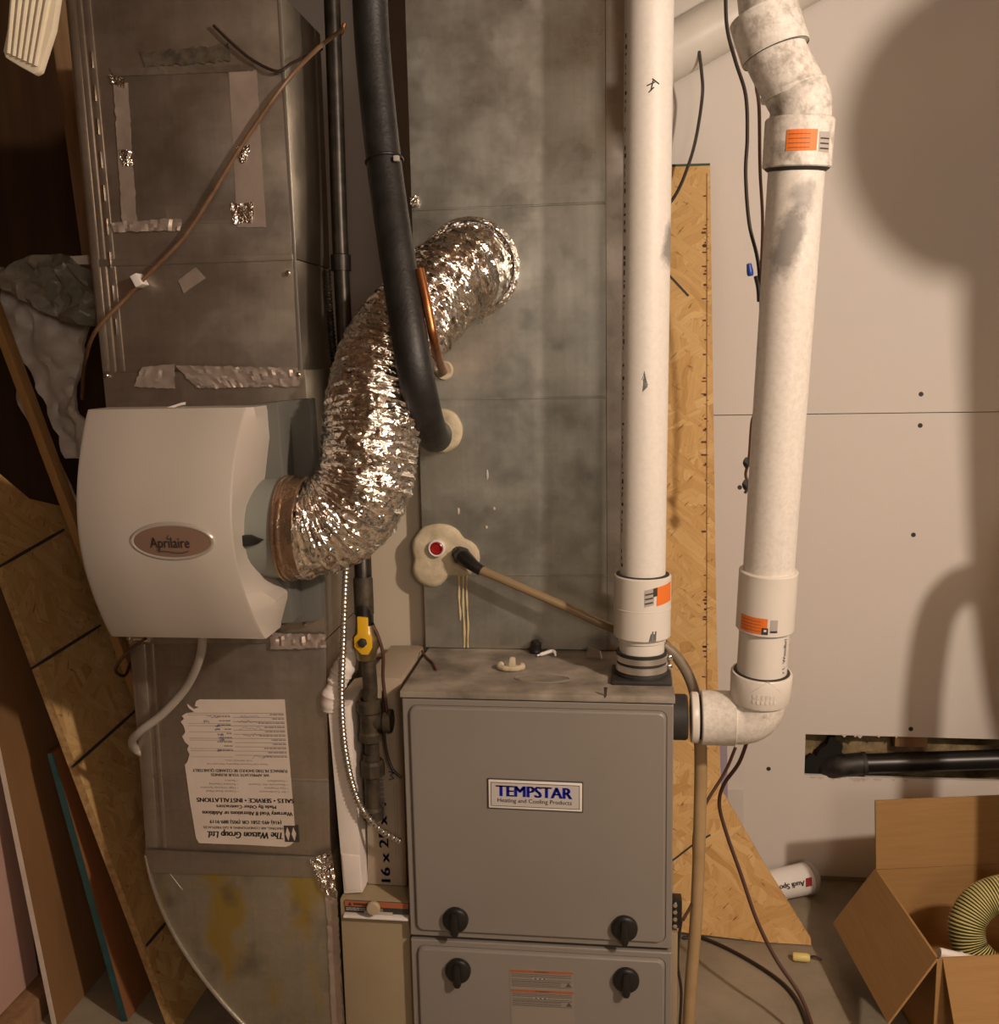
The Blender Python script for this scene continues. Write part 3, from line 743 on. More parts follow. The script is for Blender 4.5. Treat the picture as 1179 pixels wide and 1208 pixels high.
obj('housing', pxprism([(150, 492), (328, 474), (334, 556), (345, 735), (166, 748)], Yb - .004, .10, .004), hum_dark, hm)
obj('housing_flange', pxprism([(318, 474), (366, 470), (372, 558), (378, 690), (378, 732), (330, 738)], .005, .035, .004), hum_dark, hm)
obj('top_clip', prism([P(x, y, -.09) for x, y in ((178, 481), (196, 481), (214, 475), (213, 478), (197, 484), (178, 484))], (0, .02, 0)), white_l, cov)
CC = P(300, 623, -.055); CR = .094; YN = -.145
col0 = V((P(272, 623, YN).x, -.055, CC.z)); colx = P(322, 623, YN).x - col0.x
cl = obj('collar', lathe(col0, (1, 0, 0), [(0, -.002), (CR - .004, -.002), (CR, .002), (CR, colx + .03), (CR - .003, colx + .03), (0, colx + .03)], 56), hum_side, hm)
dm = B(); kp = V((col0.x + .002, col0.y - CR * .985, P(290, 637, -.15).z)) + V((P(283, 637, YN).x - col0.x, 0, 0))
bm = prism([kp + V(q) for q in ((0, 0, .009), (.022, 0, .010), (.036, 0, .004), (.046, 0, .001), (.036, 0, -.006), (.020, 0, -.010), (0, 0, -.010))], (0, -.012, 0), .002)
obj('damper_knob', bm, black, cl)
bm = B(); n = 26
for k in range(n):
    a = math.radians(120 + 65 * k / n); wd = .010 + .006 * noise.noise(V((k * .7, 1, 2)))
    a2 = math.radians(120 + 65 * (k + 1) / n); wd2 = .010 + .006 * noise.noise(V(((k + 1) * .7, 1, 2)))
    q = lambda x, an: V((col0.x + x, col0.y - (CR + .0012) * math.sin(an), col0.z - (CR + .0012) * math.cos(an)))
    bm.faces.new([bm.verts.new(p) for p in (q(.003, a), q(.003 + wd, a), q(.003 + wd2, a2), q(.003, a2))])
obj('peeling_tape', bm, white_l, cl)
# oval badge set in the bowed front
c = P(203, 639, Ye - .0785)
fr = Frame(c, V((1, 0, .0)), V((0, 0, 1)))
fr = Frame(c, V((1, .0, .0)), V((0, -.125, 1)))
def ell(a, b, h, n=48): return [fr.at(a * math.cos(2 * PI * k / n), b * math.sin(2 * PI * k / n), h) for k in range(n)]
bm = B(); rr = []
for a, b, h in ((.079, .036, -.006), (.077, .034, .0012), (.073, .0305, .0022), (.0705, .0285, .0008)): rr.append([bm.verts.new(p) for p in ell(a, b, h)])
for A, C in zip(rr, rr[1:]):
    for k in range(48): bm.faces.new((A[k], A[(k + 1) % 48], C[(k + 1) % 48], C[k]))
bg = obj('badge', bm, badge_rim, cov, 60, label='oval badge with pink face')
bm = B(); prevr = None
for s, h in ((1, .0006), (.8, .0014), (.5, .002), (.2, .0023)):
    rg = [bm.verts.new(p) for p in ell(.0705 * s, .0285 * s, h)]
    if prevr:
        for k in range(48): bm.faces.new((prevr[k], prevr[(k + 1) % 48], rg[(k + 1) % 48], rg[k]))
    prevr = rg
bm.faces.new(prevr)
add_text(bm, "Aprilaire", lambda x, y: fr.at(-.039 + x, -.010 + y, .0034), .072, .0195, mi=1, bold=.012)
add_stroke(bm, fr, [(-.027, -.012), (-.026, -.0175), (-.012, -.0165), (.004, -.0195), (.018, -.0195), (.030, -.0165)], .0013, .0034, 1)
add_stroke(bm, fr, [(-.008, .006), (-.0035, .013)], .0012, .0034, 1)
obj('badge_face', bm, [badge_m, ink], cov, 60)
# milky drain tube of the humidifier
obj('drain_tube', pxtube([(239, 748, -.07), (236, 775, -.05), (220, 810, -.01), (192, 842, .0), (166, 862, .0), (156, 874, .02), (160, 884, .05), (172, 890, .06)], .0088, 12), clear_w, hm, label='milky plastic drain tube')
obj('supply_fitting', lathe(P(158, 752, -.02), (1, 0, 0), [(0, 0), (.006, 0), (.006, .022), (.009, .022), (.009, .032), (0, .032)], 14), chrome, hm)
obj('fill_line', pxtube([(172, 753, -.03), (150, 770, .02), (136, 790, .12), (147, 797, .2), (155, 780, .25)], .0035, 8), wire_b, hm)
# ------------------------------------------------------------------ flexible foil duct
fp = cr([P(*p) for p in ((354, 624, -.055), (376, 622, -.055), (406, 608, -.055), (428, 576, -.055), (437, 524, -.04), (443, 466, .0), (461, 412, .06), (498, 366, .125), (526, 336, .185), (548, 322, .24), (554, 316, .286))], 16)
fp = resample(fp, .0028)
fdu = thing('foil_duct', 'crinkled silver flexible duct curving from humidifier to plenum', 'flexible duct', tuple(fp[0]))
NR = len(fp)
def frad(i, a, r, p):
    ph = i * .0028 / .021 + a / (2 * PI); tri = abs((ph % 1) * 2 - 1)
    d = V((math.cos(a) * 3.2, math.sin(a) * 3.2, i * .045))
    cr_ = noise.noise(d * 2.1) * .0035 + noise.noise(d * 5.3) * .0028 + abs(noise.noise(d * 9 + V((3, 1, 0)))) * -.003
    if i < 8: return .096
    return r + .0026 * max(0, 1 - tri * 3.2) - .0022 * math.sin(PI * tri) + cr_ * (.4 + .6 * tri)
bm = add_tube(B(), fp, .0905, 110, rfun=frad, uvr=.09)
obj('foil_sleeve', bm, sleeve, fdu, 40)
cbx = P(319, 623, YN).x
obj('collar_band', lathe((cbx, -.055, CC.z), (1, 0, 0), [(CR + .001, 0), (CR + .006, .001), (CR + .006, .004), (CR + .003, .006), (CR + .003, .010), (CR + .006, .012), (CR + .006, .015), (CR + .003, .018), (CR + .003, .040), (CR - .002, .042)], 56), mottled('tape_band', (.42, .28, .20), (.30, .20, .12), 40, .22, .8, .5, 90), fdu)
e0, e1 = fp[-1], V((0, 1, 0))
obj('end_collar', lathe((e0.x, PY - .016, e0.z), (0, 1, 0), [(.097, 0), (.101, .003), (.098, .007), (.102, .011), (.106, .0155), (0, .0155)], 56), foil, fdu)
# ------------------------------------------------------------------ white vent pipes
class Cyl:
    """surface coordinates on a cylinder: angle 0 faces the viewer's side (-Y), positive towards +X"""
    def __init__(s, o, ax, r):
        s.o = V(o); s.ax = V(ax).normalized(); s.r = r
        s.f = (V((0, -1, 0)) - s.ax * V((0, -1, 0)).dot(s.ax)).normalized(); s.s = s.f.cross(s.ax); s.s = s.s if s.s.x > 0 else -s.s
    def at(s, ang, h, d=0): return s.o + s.ax * h + (s.f * math.cos(ang) + s.s * math.sin(ang)) * (s.r + d)
def cyl_patch(bm, c, a0, a1, h0, h1, d=.0006, mi=0, n=8, skew=0):
    for k in range(n):
        b0, b1 = a0 + (a1 - a0) * k / n, a0 + (a1 - a0) * (k + 1) / n
        s0, s1 = skew * k / n, skew * (k + 1) / n
        f = bm.faces.new([bm.verts.new(p) for p in (c.at(b0, h0 + s0, d), c.at(b1, h0 + s1, d), c.at(b1, h1 + s1, d), c.at(b0, h1 + s0, d))]); f.material_index = mi
R_ = math.radians
VY = .115
A0 = V((P(757, 797, VY).x, VY, FZ)); A1 = P(766.5, -20, VY); ax = (A1 - A0).normalized()
def hz(y, x=757): return (P(x, y, VY - .03).z - A0.z)
pr = 26.2 / FPX * 2.02
vp = thing('exhaust_pipe', 'upright white plastic vent pipe rising from the top of the furnace', 'pipe', tuple(A0))
obj('base_flange', box((A0.x - .059, A0.y - .055, FZ), (A0.x + .059, A0.y + .055, FZ + .009), .003), rubber, vp)
h_stub, h_cp0, h_cp1 = hz(772), hz(757), hz(681)
obj('rubber_sleeve', lathe(A0, ax, [(.052, .009), (.052, .014), (.049, .017), (.049, h_stub - .014), (.0505, h_stub - .010), (.0505, h_stub), (.046, h_stub), (.046, h_stub - .01), (0, h_stub - .01)], 48), rubber, vp)
hh = h_stub
for k, (h0, h1) in enumerate(((.018, .018 + (hh - .02) * .40), (.018 + (hh - .02) * .54, hh - .006))):
    c = obj('hose_clamp', lathe(A0, ax, [(.0495, h0), (.0515, h0 + .001), (.0515, h1 - .001), (.0495, h1)], 48), steel, vp)
    sc = A0 + ax * ((h0 + h1) / 2) + V((.053, -.005, 0))
    obj('clamp_screw', lathe(sc + V((0, .006, 0)), (.25, -1, 0), [(0, 0), (.0055, 0), (.0055, .014), (.0035, .015), (0, .015)], 10), chrome, c)
obj('pipe_stub', lathe(A0, ax, [(0, h_stub - .012), (pr, h_stub - .012), (pr, h_cp0 + .01), (0, h_cp0 + .01)], 48), pvc, vp)
cpr = .0565
cp = obj('coupling', lathe(A0, ax, [(pr, h_cp0 - .004), (pr + .003, h_cp0 - .004), (pr + .004, h_cp0 + .004), (cpr - .002, h_cp0 + .005), (cpr, h_cp0 + .007), (cpr, (h_cp0 + h_cp1) / 2 - .001), (cpr + .0008, (h_cp0 + h_cp1) / 2), (cpr, (h_cp0 + h_cp1) / 2 + .001), (cpr, h_cp1 - .002), (cpr - .002, h_cp1), (pr + .001, h_cp1)], 56), pvc, vp)
obj('glue_ring', lathe(A0, ax, [(cpr - .004, h_cp1 + .0002), (cpr - .004, h_cp1 + .0012), (pr + .0002, h_cp1 + .0018)], 48), rubber, vp)
topl = (A1 - A0).length + .42
vpipe = obj('pipe', lathe(A0, ax, [(pr, h_cp1 - .01), (pr, topl), (0, topl)], 56), pvc_v, vp)
c = Cyl(A0, ax, cpr); bm = B(); hs = hz(712)
cyl_patch(bm, c, R_(28), R_(72), hs, hz(690), .0007, 0, 8, .006)
cyl_patch(bm, c, R_(3), R_(22), hs - .001, hz(693), .0007, 1, 4, .004)
cyl_patch(bm, c, R_(20), R_(29), hz(701), hz(691), .0010, 2, 3, .002)
for k in range(3): cyl_patch(bm, c, R_(4), R_(20), hs + .004 + .009 * k, hs + .007 + .009 * k, .0010, 2, 3, .003)
obj('sticker', bm, [orange, grey_l, ink], cp, label='orange sticker with a grey bar code')
bm = B(); c = Cyl(A0, ax, pr); rnd = random.Random(11)
h = hz(670)
while h < hz(40):
    L = rnd.uniform(.003, .010)
    if rnd.random() < .8: cyl_patch(bm, c, R_(-69), R_(-69 + rnd.uniform(3, 9)), h, h + L, .0006, 0, 1)
    h += L + rnd.uniform(.003, .012)
obj('printed_line', bm, [ink], vpipe)
bm = B()
for a0, a1, y0, y1 in ((R_(-4), R_(14), 104, 100), (R_(5), R_(10), 110, 98), (R_(0), R_(12), 112, 106), (R_(8), R_(24), 96, 102)):
    q = [c.at(a0 + (a1 - a0) * k / 4, hz(y0 + (y1 - y0) * k / 4), .0003) for k in range(5)]
    add_tube(bm, q, .0012, 5)
obj('marker_scribble', bm, ink, vpipe)
bm = B()
for k in range(6): add_tube(bm, [c.at(R_(-8 + k * 3), hz(448 + k), .0002), c.at(R_(-2 + k * 1.5), hz(438 + 3 * k), .0002), c.at(R_(-6 + k * 2), hz(462 - k), .0002)], .0006, 4)
c2 = Cyl(A0, ax, cpr)
for k in range(4): add_tube(bm, [c2.at(R_(14 + k * 4), hz(753), .0002), c2.at(R_(18 + k * 3), hz(744 - 3 * (k % 2)), .0002)], .0016, 5)
obj('pencil_scuff', bm, smudge, vpipe)

# intake pipe
ip = thing('intake_pipe', 'leaning white vent pipe with dirty elbows rising from the furnace side', 'pipe', (FX1 + .02, gy, gz))
IY = gy
r3 = .0482
# elbow: horizontal socket, bend, upright socket
ea = V((P(870, 850, IY).x, IY, gz)); J = V((P(896, 822, IY - .01).x, IY - .004, gz))
top2 = P(937, 205, .02); U0 = P(896, 800, IY - .01); uax = (top2 - U0).normalized()
obj('white_ring', lathe((P(815, 850, IY).x, IY, gz), (1, 0, 0), [(0, 0), (.049, 0), (.051, .002), (.051, .012), (.049, .015), (0, .015)], 48), pvc, ip)
obj('pipe_stub', lathe((P(815, 850, IY).x, IY, gz), (1, 0, 0), [(0, .01), (.044, .01), (.044, .03), (0, .03)], 40), rubber, ip)
R2 = .0545
sx0 = P(827, 850, IY).x; sx1 = P(866, 850, IY).x
Ub = J + uax * .052
bend = [V((sx1 - .006, IY, gz))]
for k in range(11):
    t = k / 10; a = V((sx1, IY, gz)); b = V((J.x + .001, J.y, gz - .002)); c_ = Ub
    bend.append(a * (1 - t) ** 2 + b * 2 * t * (1 - t) + c_ * t * t)
el = obj('elbow', tube(bend, .0515, 48), pvc_e, ip)
obj('socket', lathe((sx0, IY, gz), (1, 0, 0), [(.044, 0), (R2 - .002, 0), (R2, .002), (R2, sx1 - sx0 - .002), (R2 + .001, sx1 - sx0), (.050, sx1 - sx0 + .002)], 56), pvc_e, el)
us = Cyl(J, uax, R2)
h0, h1 = .045, (P(896, 800, IY - .05) - J).dot(uax)
obj('socket', lathe(J, uax, [(.050, h0 - .002), (R2 + .003, h0), (R2 + .004, h0 + .003), (R2 + .005, h1 - .003), (R2 + .003, h1), (r3 + .001, h1), (r3 + .001, h1 - .02)], 56), pvc, el)
bm = B(); cc = Cyl(J, uax, R2 + .0045)
for r_ in range(2):
    for k in range(6): cyl_patch(bm, cc, R_(-22 + k * 8), R_(-17 + k * 8), h0 + .014 + r_ * .011, h0 + .022 + r_ * .011, .0007, 0, 2)
for a0, a1, x0, x1 in ((-26, 4, .036, .062), (4, 34, .062, .036)): add_tube(bm, [cc.at(R_(a0 + (a1 - a0) * k / 4), h0 + x0 + (x1 - x0) * k / 4, .0002) for k in range(5)], .0007, 4)
obj('moulded_mark', bm, pvc_e, el)
def hu(x, y, yy=.05): return (P(x, y, yy) - J).dot(uax)
hc0, hc1, htop = hu(899, 750), hu(906, 678), hu(938, 196, -.03)
obj('lower_pipe', lathe(J, uax, [(0, h1 - .03), (r3, h1 - .03), (r3, hc0 + .01), (0, hc0 + .01)], 48), pvc, ip)
obj('glue_ring', lathe(J, uax, [(R2, h1 + .0003), (R2 - .004, h1 + .001), (r3 + .0005, h1 + .002)], 48), rubber, ip)
icp = obj('coupling', lathe(J, uax, [(r3, hc0), (R2 - .001, hc0), (R2 + .001, hc0 + .002), (R2 + .001, hc1 - .002), (R2 - .001, hc1), (r3, hc1)], 56), pvc, ip)
bm = B(); cc = Cyl(J, uax, R2 + .001)
s0, s1 = hu(900, 746), hu(900, 727)
cyl_patch(bm, cc, R_(-62), R_(-4), s0, s1, .0007, 0, 8)
for k in range(4): cyl_patch(bm, cc, R_(-58), R_(-16), s0 + (s1 - s0) * (.16 + .2 * k), s0 + (s1 - s0) * (.20 + .2 * k), .0010, 3, 5)
cyl_patch(bm, cc, R_(-14), R_(-2), s0, s0 + (s1 - s0) * .42, .0011, 2, 3); cyl_patch(bm, cc, R_(-10), R_(-5), s0 + (s1 - s0) * .18, s0 + (s1 - s0) * .32, .0014, 4, 2)
cyl_patch(bm, cc, R_(2), R_(16), s0 + .004, s1 - .002, .0007, 1, 4); cyl_patch(bm, cc, R_(2), R_(16), s0 + .004, s0 + .008, .0010, 2, 4)
obj('sticker', bm, [orange, grey_l, ink, rust_orange, white_l], icp, label='orange sticker with a small grey code')
bm = B(); cc = Cyl(J, uax, r3); hm0, hm1 = hu(905, 798), hu(905, 756)
add_text(bm, 'r l.  Woodbri', lambda x, y: cc.at(R_(52) - y / r3, hm0 + x, .0006), hm1 - hm0, .009, bold=.02)
obj('printed_line', bm, ink, ip)
lp = obj('upper_pipe', lathe(J, uax, [(r3, hc1 - .02), (r3, htop + .02), (0, htop + .02)], 56), pvc_d, ip)
bm = B(); rnd = random.Random(5)
def smear(cyl, a, h, wa, wh, n, m):
    b = B()
    for k in range(n):
        aa, hh_ = a + rnd.gauss(0, wa), h + rnd.gauss(0, wh); da, dh = rnd.uniform(.01, .05), rnd.uniform(.001, .006)
        cyl_patch(b, cyl, aa, aa + da, hh_, hh_ + dh, .0004 + .0003 * rnd.random(), 0, 1)
    return b
# collar, two 45 degree fittings leaning back to the left
T0 = J + uax * htop
hcol = (P(940, 146, -.03) - T0).length
obj('collar', lathe(T0, uax, [(r3, 0), (R2 + .002, 0), (R2 + .004, .002), (R2 + .004, hcol - .003), (R2 + .002, hcol), (R2 - .001, hcol + .002)], 56), pvc_s, ip)
ct = Cyl(T0, uax, R2 + .004); bm = B()
cyl_patch(bm, ct, R_(-28), R_(22), hcol * .30, hcol * .72, .0007, 0, 8)
for k in range(4): cyl_patch(bm, ct, R_(-25), R_(10), hcol * (.35 + .09 * k), hcol * (.37 + .09 * k), .0010, 2, 5)
cyl_patch(bm, ct, R_(26), R_(50), hcol * .28, hcol * .68, .0007, 1, 4)
for k in range(3): cyl_patch(bm, ct, R_(28), R_(48), hcol * (.33 + .1 * k), hcol * (.36 + .1 * k), .0010, 3, 3)
obj('sticker', bm, [orange, grey_l, rust_orange, ink], ip, label='orange sticker on the grimy upper collar')
obj('glue_ring', lathe(T0, uax, [(R2 + .001, -.0005), (R2 - .003, -.004), (r3 + .0005, -.006)], 48), rubber, ip)
b2 = P(936, 108, .02); b3 = P(916, 66, .02); b4 = P(905, 10, .03); b5 = P(897, -70, .04)
e1 = cr([T0 + uax * (hcol - .004), T0 + uax * (hcol + .022), b2 + V((.0, 0, .005)), b3, b3 + (b4 - b3) * .35], 6)
obj('elbow', tube(e1, .0515, 48), pvc_s, ip)
d2 = (b3 - b2).normalized()
obj('elbow_lip', lathe(b2 - d2 * .004, d2 * .7 + uax * .5, [(.050, 0), (.0560, .001), (.0560, .010), (.051, .0105)], 48), pvc_s, ip)
d3 = (b4 - b3).normalized()
obj('upper_socket', lathe(b3 + d3 * .004, (b4 - b2).normalized(), [(.050, 0), (.0575, 0), (.059, .002), (.059, .070), (.057, .072), (.05, .072)], 56), pvc_s, ip)
obj('glue_ring', lathe(b3 + d3 * .0035, (b4 - b2).normalized(), [(.0575, -.001), (.0575, .004), (.050, .003), (.050, -.001)], 48), rubber, ip)
obj('ceiling_pipe', tube([b3 + (b4 - b3) * .4, b4, b5, b5 + (b5 - b4) * 1.5], .0475, 40), pvc_s, ip)
# white stub slanting behind the pipes
st = thing('slanting_pipe', 'white pipe slanting up behind the two vent pipes near the ceiling', 'pipe', tuple(P(800, 40, .91)))
sa, sb = P(768, 76, .915), P(905, -2, .905); sd = (sb - sa).normalized()
obj('pipe', lathe(sa, sd, [(0, 0), (.066, 0), (.068, .002), (.068, (sb - sa).length + .2), (0, (sb - sa).length + .2)], 48), pvc, st)
obj('end_hub', lathe(sb, sd, [(.067, 0), (.074, 0), (.074, .06), (.067, .06)], 48), pvc, st)

# ------------------------------------------------------------------ insulated line, copper tube, gas pipe
LY = .04
lpath = [P(435, -40, .07), P(440, 60, .07), P(453, 190, .04), P(470, 310, -.02), P(487, 420, -.065), P(499, 480, -.035), P(508, 509, .06), P(514, 515, .19), P(516, 513, .288)]
il = thing('insulated_line', 'thick black foam covered refrigerant line bending into the putty ring', 'pipe', tuple(lpath[3]))
obj('foam_sleeve', tube(lpath, .0325, 28, 8), foam, il)
def ring_tie(path, c, r, name, parent, m, size=.003):
    d = path; n = d.normalized(); a = n.orthogonal().normalized(); b = n.cross(a)
    return obj(name, tube([c + (a * math.cos(2 * PI * k / 28) + b * math.sin(2 * PI * k / 28)) * r for k in range(29)], size, 8), m, parent)
z0 = P(453.5, 190, .04); zt_ = ring_tie(P(470, 310, -.02) - P(440, 60, .07), z0, .0335, 'cable_tie', il, black)
hd = P(468, 187, .01); obj('tie_head', box(hd - V((.005, .005, .005)), hd + V((.005, .005, .005)), .0015), grey_l, zt_)
cpth = [P(495, 318, -.03), P(501, 345, -.04), P(507, 375, -.045), P(513, 405, -.03), P(519, 428, .10), P(523, 437, .22), P(524, 438, .288)]
tag(obj('copper_tube', tube(cpth, .0085, 12, 6), copper), 'bare copper tube beside the black foam line entering a small putty ring', 'pipe')
gp = thing('gas_pipe', 'black iron gas pipe with a yellow handled valve behind the foil duct', 'pipe', tuple(P(437, 900, .33)))
GY = .05
obj('riser', pxtube([(391, -20, .25), (396, 120, .25), (402, 300, .24), (412, 480, .19), (426, 640, .085), (430, 745, GY)], .0165, 18), iron, gp)
ck = P(402, 309, .239); obj('coupling', lathe(ck - V((0, 0, .02)), (0.02, 0, 1), [(.016, 0), (.021, .002), (.021, .034), (.016, .036)], 24), iron, gp)
ck = P(429, 700, .062); obj('coupling', lathe(ck - V((0, 0, .045)), (0, 0, 1), [(.0165, 0), (.0195, .003), (.0195, .075), (.0165, .08)], 24), iron_r, gp)
vc = P(432, 757, GY - .005)
obj('valve_body', lathe(vc - V((0, 0, .036)), (0, 0, 1), [(.018, 0), (.020, .004), (.022, .018), (.027, .026), (.027, .046), (.022, .054), (.020, .068), (.018, .072)], 20), mottled('brass', (.22, .16, .08), (.30, .23, .12), 30, .4, .8), gp)
vh = P(428, 758, GY - .032)
vhd = obj('valve_handle', prism([vh + V(q) for q in ((-.010, 0, .052), (.012, 0, .050), (.011, 0, .016), (.018, 0, .012), (.018, 0, -.012), (.010, 0, -.026), (-.004, 0, -.026), (-.018, 0, -.010), (-.018, 0, .010), (-.010, 0, .018))], (0, .008, 0), .003), yellow, gp, label='yellow valve handle')
obj('handle_nut', lathe(vh, (0, -1, 0), [(.0095, 0), (.0095, .005), (.006, .007), (0, .007)], 6), rubber, vhd)
obj('riser', pxtube([(434, 775, GY), (437, 810, GY), (437, 830, GY), (439, 880, GY), (440, 900, GY)], .015, 16), iron_r, gp)
tk = P(437, 850, GY)
obj('tee', lathe(tk - V((0, 0, .045)), (0, 0, 1), [(.018, 0), (.024, .004), (.024, .02), (.021, .024), (.021, .062), (.025, .066), (.025, .085), (.018, .09)], 20), iron_r, gp)
obj('tee_branch', lathe(tk, (1, 0, 0), [(.019, 0), (.019, .028), (.024, .03), (.024, .045), (0, .045)], 20), iron_r, gp)
tk = P(440, 905, GY)
obj('drip_nipple', lathe(P(441, 965, GY), (0, 0, 1), [(0, 0), (.021, .0), (.021, .02), (.016, .026), (.016, tk.z - P(441, 965, GY).z + .03)], 20), iron_r, gp)
obj('union', lathe(tk - V((0, 0, .02)), (0, 0, 1), [(.017, 0), (.025, .004), (.025, .03), (.02, .036), (.017, .036)], 8), iron_r, gp)
# spiral conduits
def spiral(name, pts, r, m, label, cat):
    q = resample(cr(pts, 12), .0016)
    o = obj(name, add_tube(B(), q, r, 12, rfun=lambda i, a, rr, p: rr * (1 + .16 * math.sin(2 * PI * (i * .0016 / .0085)))), m)
    return tag(o, label, cat)
spiral('armoured_cable', [P(409, 655, .03), P(407, 700, .03), P(405, 760, .027), P(403, 830, .024), (P(409, 895, .022)), P(424, 948, .02), P(448, 978, .02), P(473, 993, .022)], .0062, mottled('armour_steel', (.62, .58, .52), (.50, .46, .40), 60, .3, .9), 'shiny armoured metal cable drooping past the filter box to the furnace', 'cable')
spiral('flexible_conduit', [P(386, 318, .235), P(388, 350, .23), P(392, 400, .215), P(397, 450, .195)], .0068, iron, 'short dark spiral conduit beside the iron gas pipe', 'conduit')
# beige board between ducts
b0, b1 = P(440, 700, .34), P(502, 700, .34)
bz = P(470, 800, .34).z
bb = thing('beige_board', 'smooth beige panel standing between the plenum and the gas pipe', 'panel', ((b0.x + b1.x) / 2, .35, 0))
obj('sheet', box((b0.x, .335, 0), (-.4475, .347, P(470, 470, .34).z), .002), beige_board, bb)
obj('edge_strip', box((b0.x - .004, .332, 0), (b0.x, .35, P(470, 470, .34).z), .001), rubber, bb)
# filter cabinet
kx0, kx1 = P(403, 1100, .02).x, FX0 - .001
kz = P(440, 1062, .02).z
fc = thing('filter_cabinet', 'tan metal filter cabinet between curved boot and furnace', 'cabinet', ((kx0 + kx1) / 2, .17, 0))
obj('body', box((kx0, .02, 0), (kx1, .325, kz), .003), cabinet_m, fc)
la, lb = P(407, 1061, .018), P(484, 1079, .018)
obj('door_lip', box((la.x - .002, .006, lb.z - .008), (kx1 - .001, .022, lb.z - .003), .0015), white_l, fc)
cl_ = obj('caution_label', box((la.x, .0175, lb.z), (kx1 - .002, .0205, la.z - .002)), rubber, fc, label='black and orange caution strip')
bm = B(); fr = Frame((la.x, .0172, lb.z), (1, 0, 0), (0, 0, 1)); W_, H_ = kx1 - .002 - la.x, la.z - lb.z
add_quad(bm, fr, 0, H_ * .48, W_, H_ * .95, .0004, 0)
add_text(bm, 'WARNING', lambda x, y: fr.at(.018 + x, H_ * .58 + y, .0008), .032, .006, mi=1, bold=.03)
add_poly(bm, fr, [(.006, H_ * .55), (.015, H_ * .55), (.0105, H_ * .85)], .0008, 1)
for v in (.32, .18): dashes(bm, fr, .002, W_ * .6, H_ * v, .0018, 2)
add_quad(bm, fr, W_ * .30, -.002, W_ * .75, H_ * .14, .0008, 2)
obj('lettering', bm, [rust_orange, ink, grey_l], cl_, 0)
c = P(443, 1066, .018); obj('latch_knob', lathe(c, (0, -1, 0), [(.005, 0), (.005, .010), (.0135, .012), (.0145, .018), (.012, .023), (0, .024)], 24), mat('ivory_knob', (.42, .34, .22), .5), fc)
# cartons on the cabinet
def carton(pp, y, d, m, name, label, cat, bev=.002):
    t = thing(name, label, cat, tuple(P(sum(p[0] for p in pp) / len(pp), max(p[1] for p in pp), y)))
    obj('carton', prism([V((P(a, b, y).x, y, max(P(a, b, y).z, kz + .002))) for a, b in pp], (0, d, 0), bev), m, t)
    return t
wcx = [(387, 838), (412, 832), (428, 1053), (406, 1055)]
wc = carton(wcx, .036, .20, carton_w, 'white_filter_box', 'tall white filter box leaning beside the larger printed carton', 'box')
obj('end_flap', pxprism([(403, 1008), (424, 1010), (426, 1050), (408, 1051)], .0340, .003, .001), carton_w, wc)
pc = carton([(431, 800), (474, 800), (480, 1048), (434, 1046)], .078, .235, box_print, 'filter_carton', 'kraft filter carton printed 16 x 25 x 4 in dark blue', 'box')
bm = B(); a, b = P(461, 1040, .077), P(452, 880, .077); f2 = Frame(a, P(455, 935, .077) - P(461, 1040, .077), V((-1, 0, 0)))
add_text(bm, '16 x 25 x 4', lambda x, y: f2.at(x, y, .0006), (P(456, 946, .077) - a).length, .0205, bold=.05)
for k in range(10): dashes(bm, Frame(P(468 + .6 * k, 1010, .077), V((0, 0, 1)), V((-1, 0, 0))), .0, .16, 0, .0006, 1) if k % 5 == 0 else None
a = P(455, 962, .077); f3 = Frame(a, V((-.03, 0, 1)), V((-1, 0, 0)))
dashes(bm, f3, .0, .10, .0, .009, 1, .1, (.004, .012))
add_stroke(bm, Frame(P(462, 920, .077), (1, 0, 0), (0, 0, 1)), [(-.006, 0), (.006, .004), (-.002, .010), (.006, .016), (-.006, .018)], .0022, .0008, 0)
obj('lettering', bm, [navy, ink_l], pc, 0)
bm = B(); q = [P(392, 836, .055), P(392, 820, .05), P(400, 800, .055), P(409, 780, .06), P(414, 758, .08)]
rl = obj('crumpled_wrapper', add_tube(B(), resample(cr(q, 8), .004), .020, 24, rfun=lambda i, a, r, p: r * (1 + .35 * noise.noise(p * 55) + .18 * noise.noise(p * 140))), carton_w, smooth=30)
tag(rl, 'crumpled white wrapping stuffed above the white filter box', 'wrapper')
# ------------------------------------------------------------------ condensate line
ch = thing('condensate_line', 'amber condensate tube with black elbow running behind the vent pipe and down', 'hose', tuple(P(545, 657, .27)))
e = P(546, 655, .27)
obj('elbow_fitting', tube([P(541, 652, .288), e, P(549, 659, .25), P(560, 668, .235), P(568, 673, .232)], [.0165, .0175, .0175, .0135, .0125], 14, 0), black, ch)
obj('hex_nut', lathe(P(545, 655, .262), (0, -1, 0), [(0, 0), (.020, 0), (.020, .010), (.016, .013), (0, .013)], 6), rubber, ch)
obj('tube', pxtube([(566, 672, .232), (610, 691, .225), (670, 717, .22), (722, 741, .215), (762, 752, .21), (786, 762, .20)], .0092, 14, 8), clear_tan, ch)
obj('bent_hose', pxtube([(783, 761, .20), (797, 773, .20), (810, 792, .20), (819, 815, .20), (824, 845, .20)], .0115, 14, 8), hose_gry, ch)
obj('drop_hose', pxtube([(824, 840, .20), (827, 890, .20), (826, 960, .20), (824, 1030, .20), (821, 1090, .20), (816, 1150, .20), (812, 1215, .20), (808, 1290, .20), (806, 1330, .20)], .0135, 16, 6), hose_tan, ch)
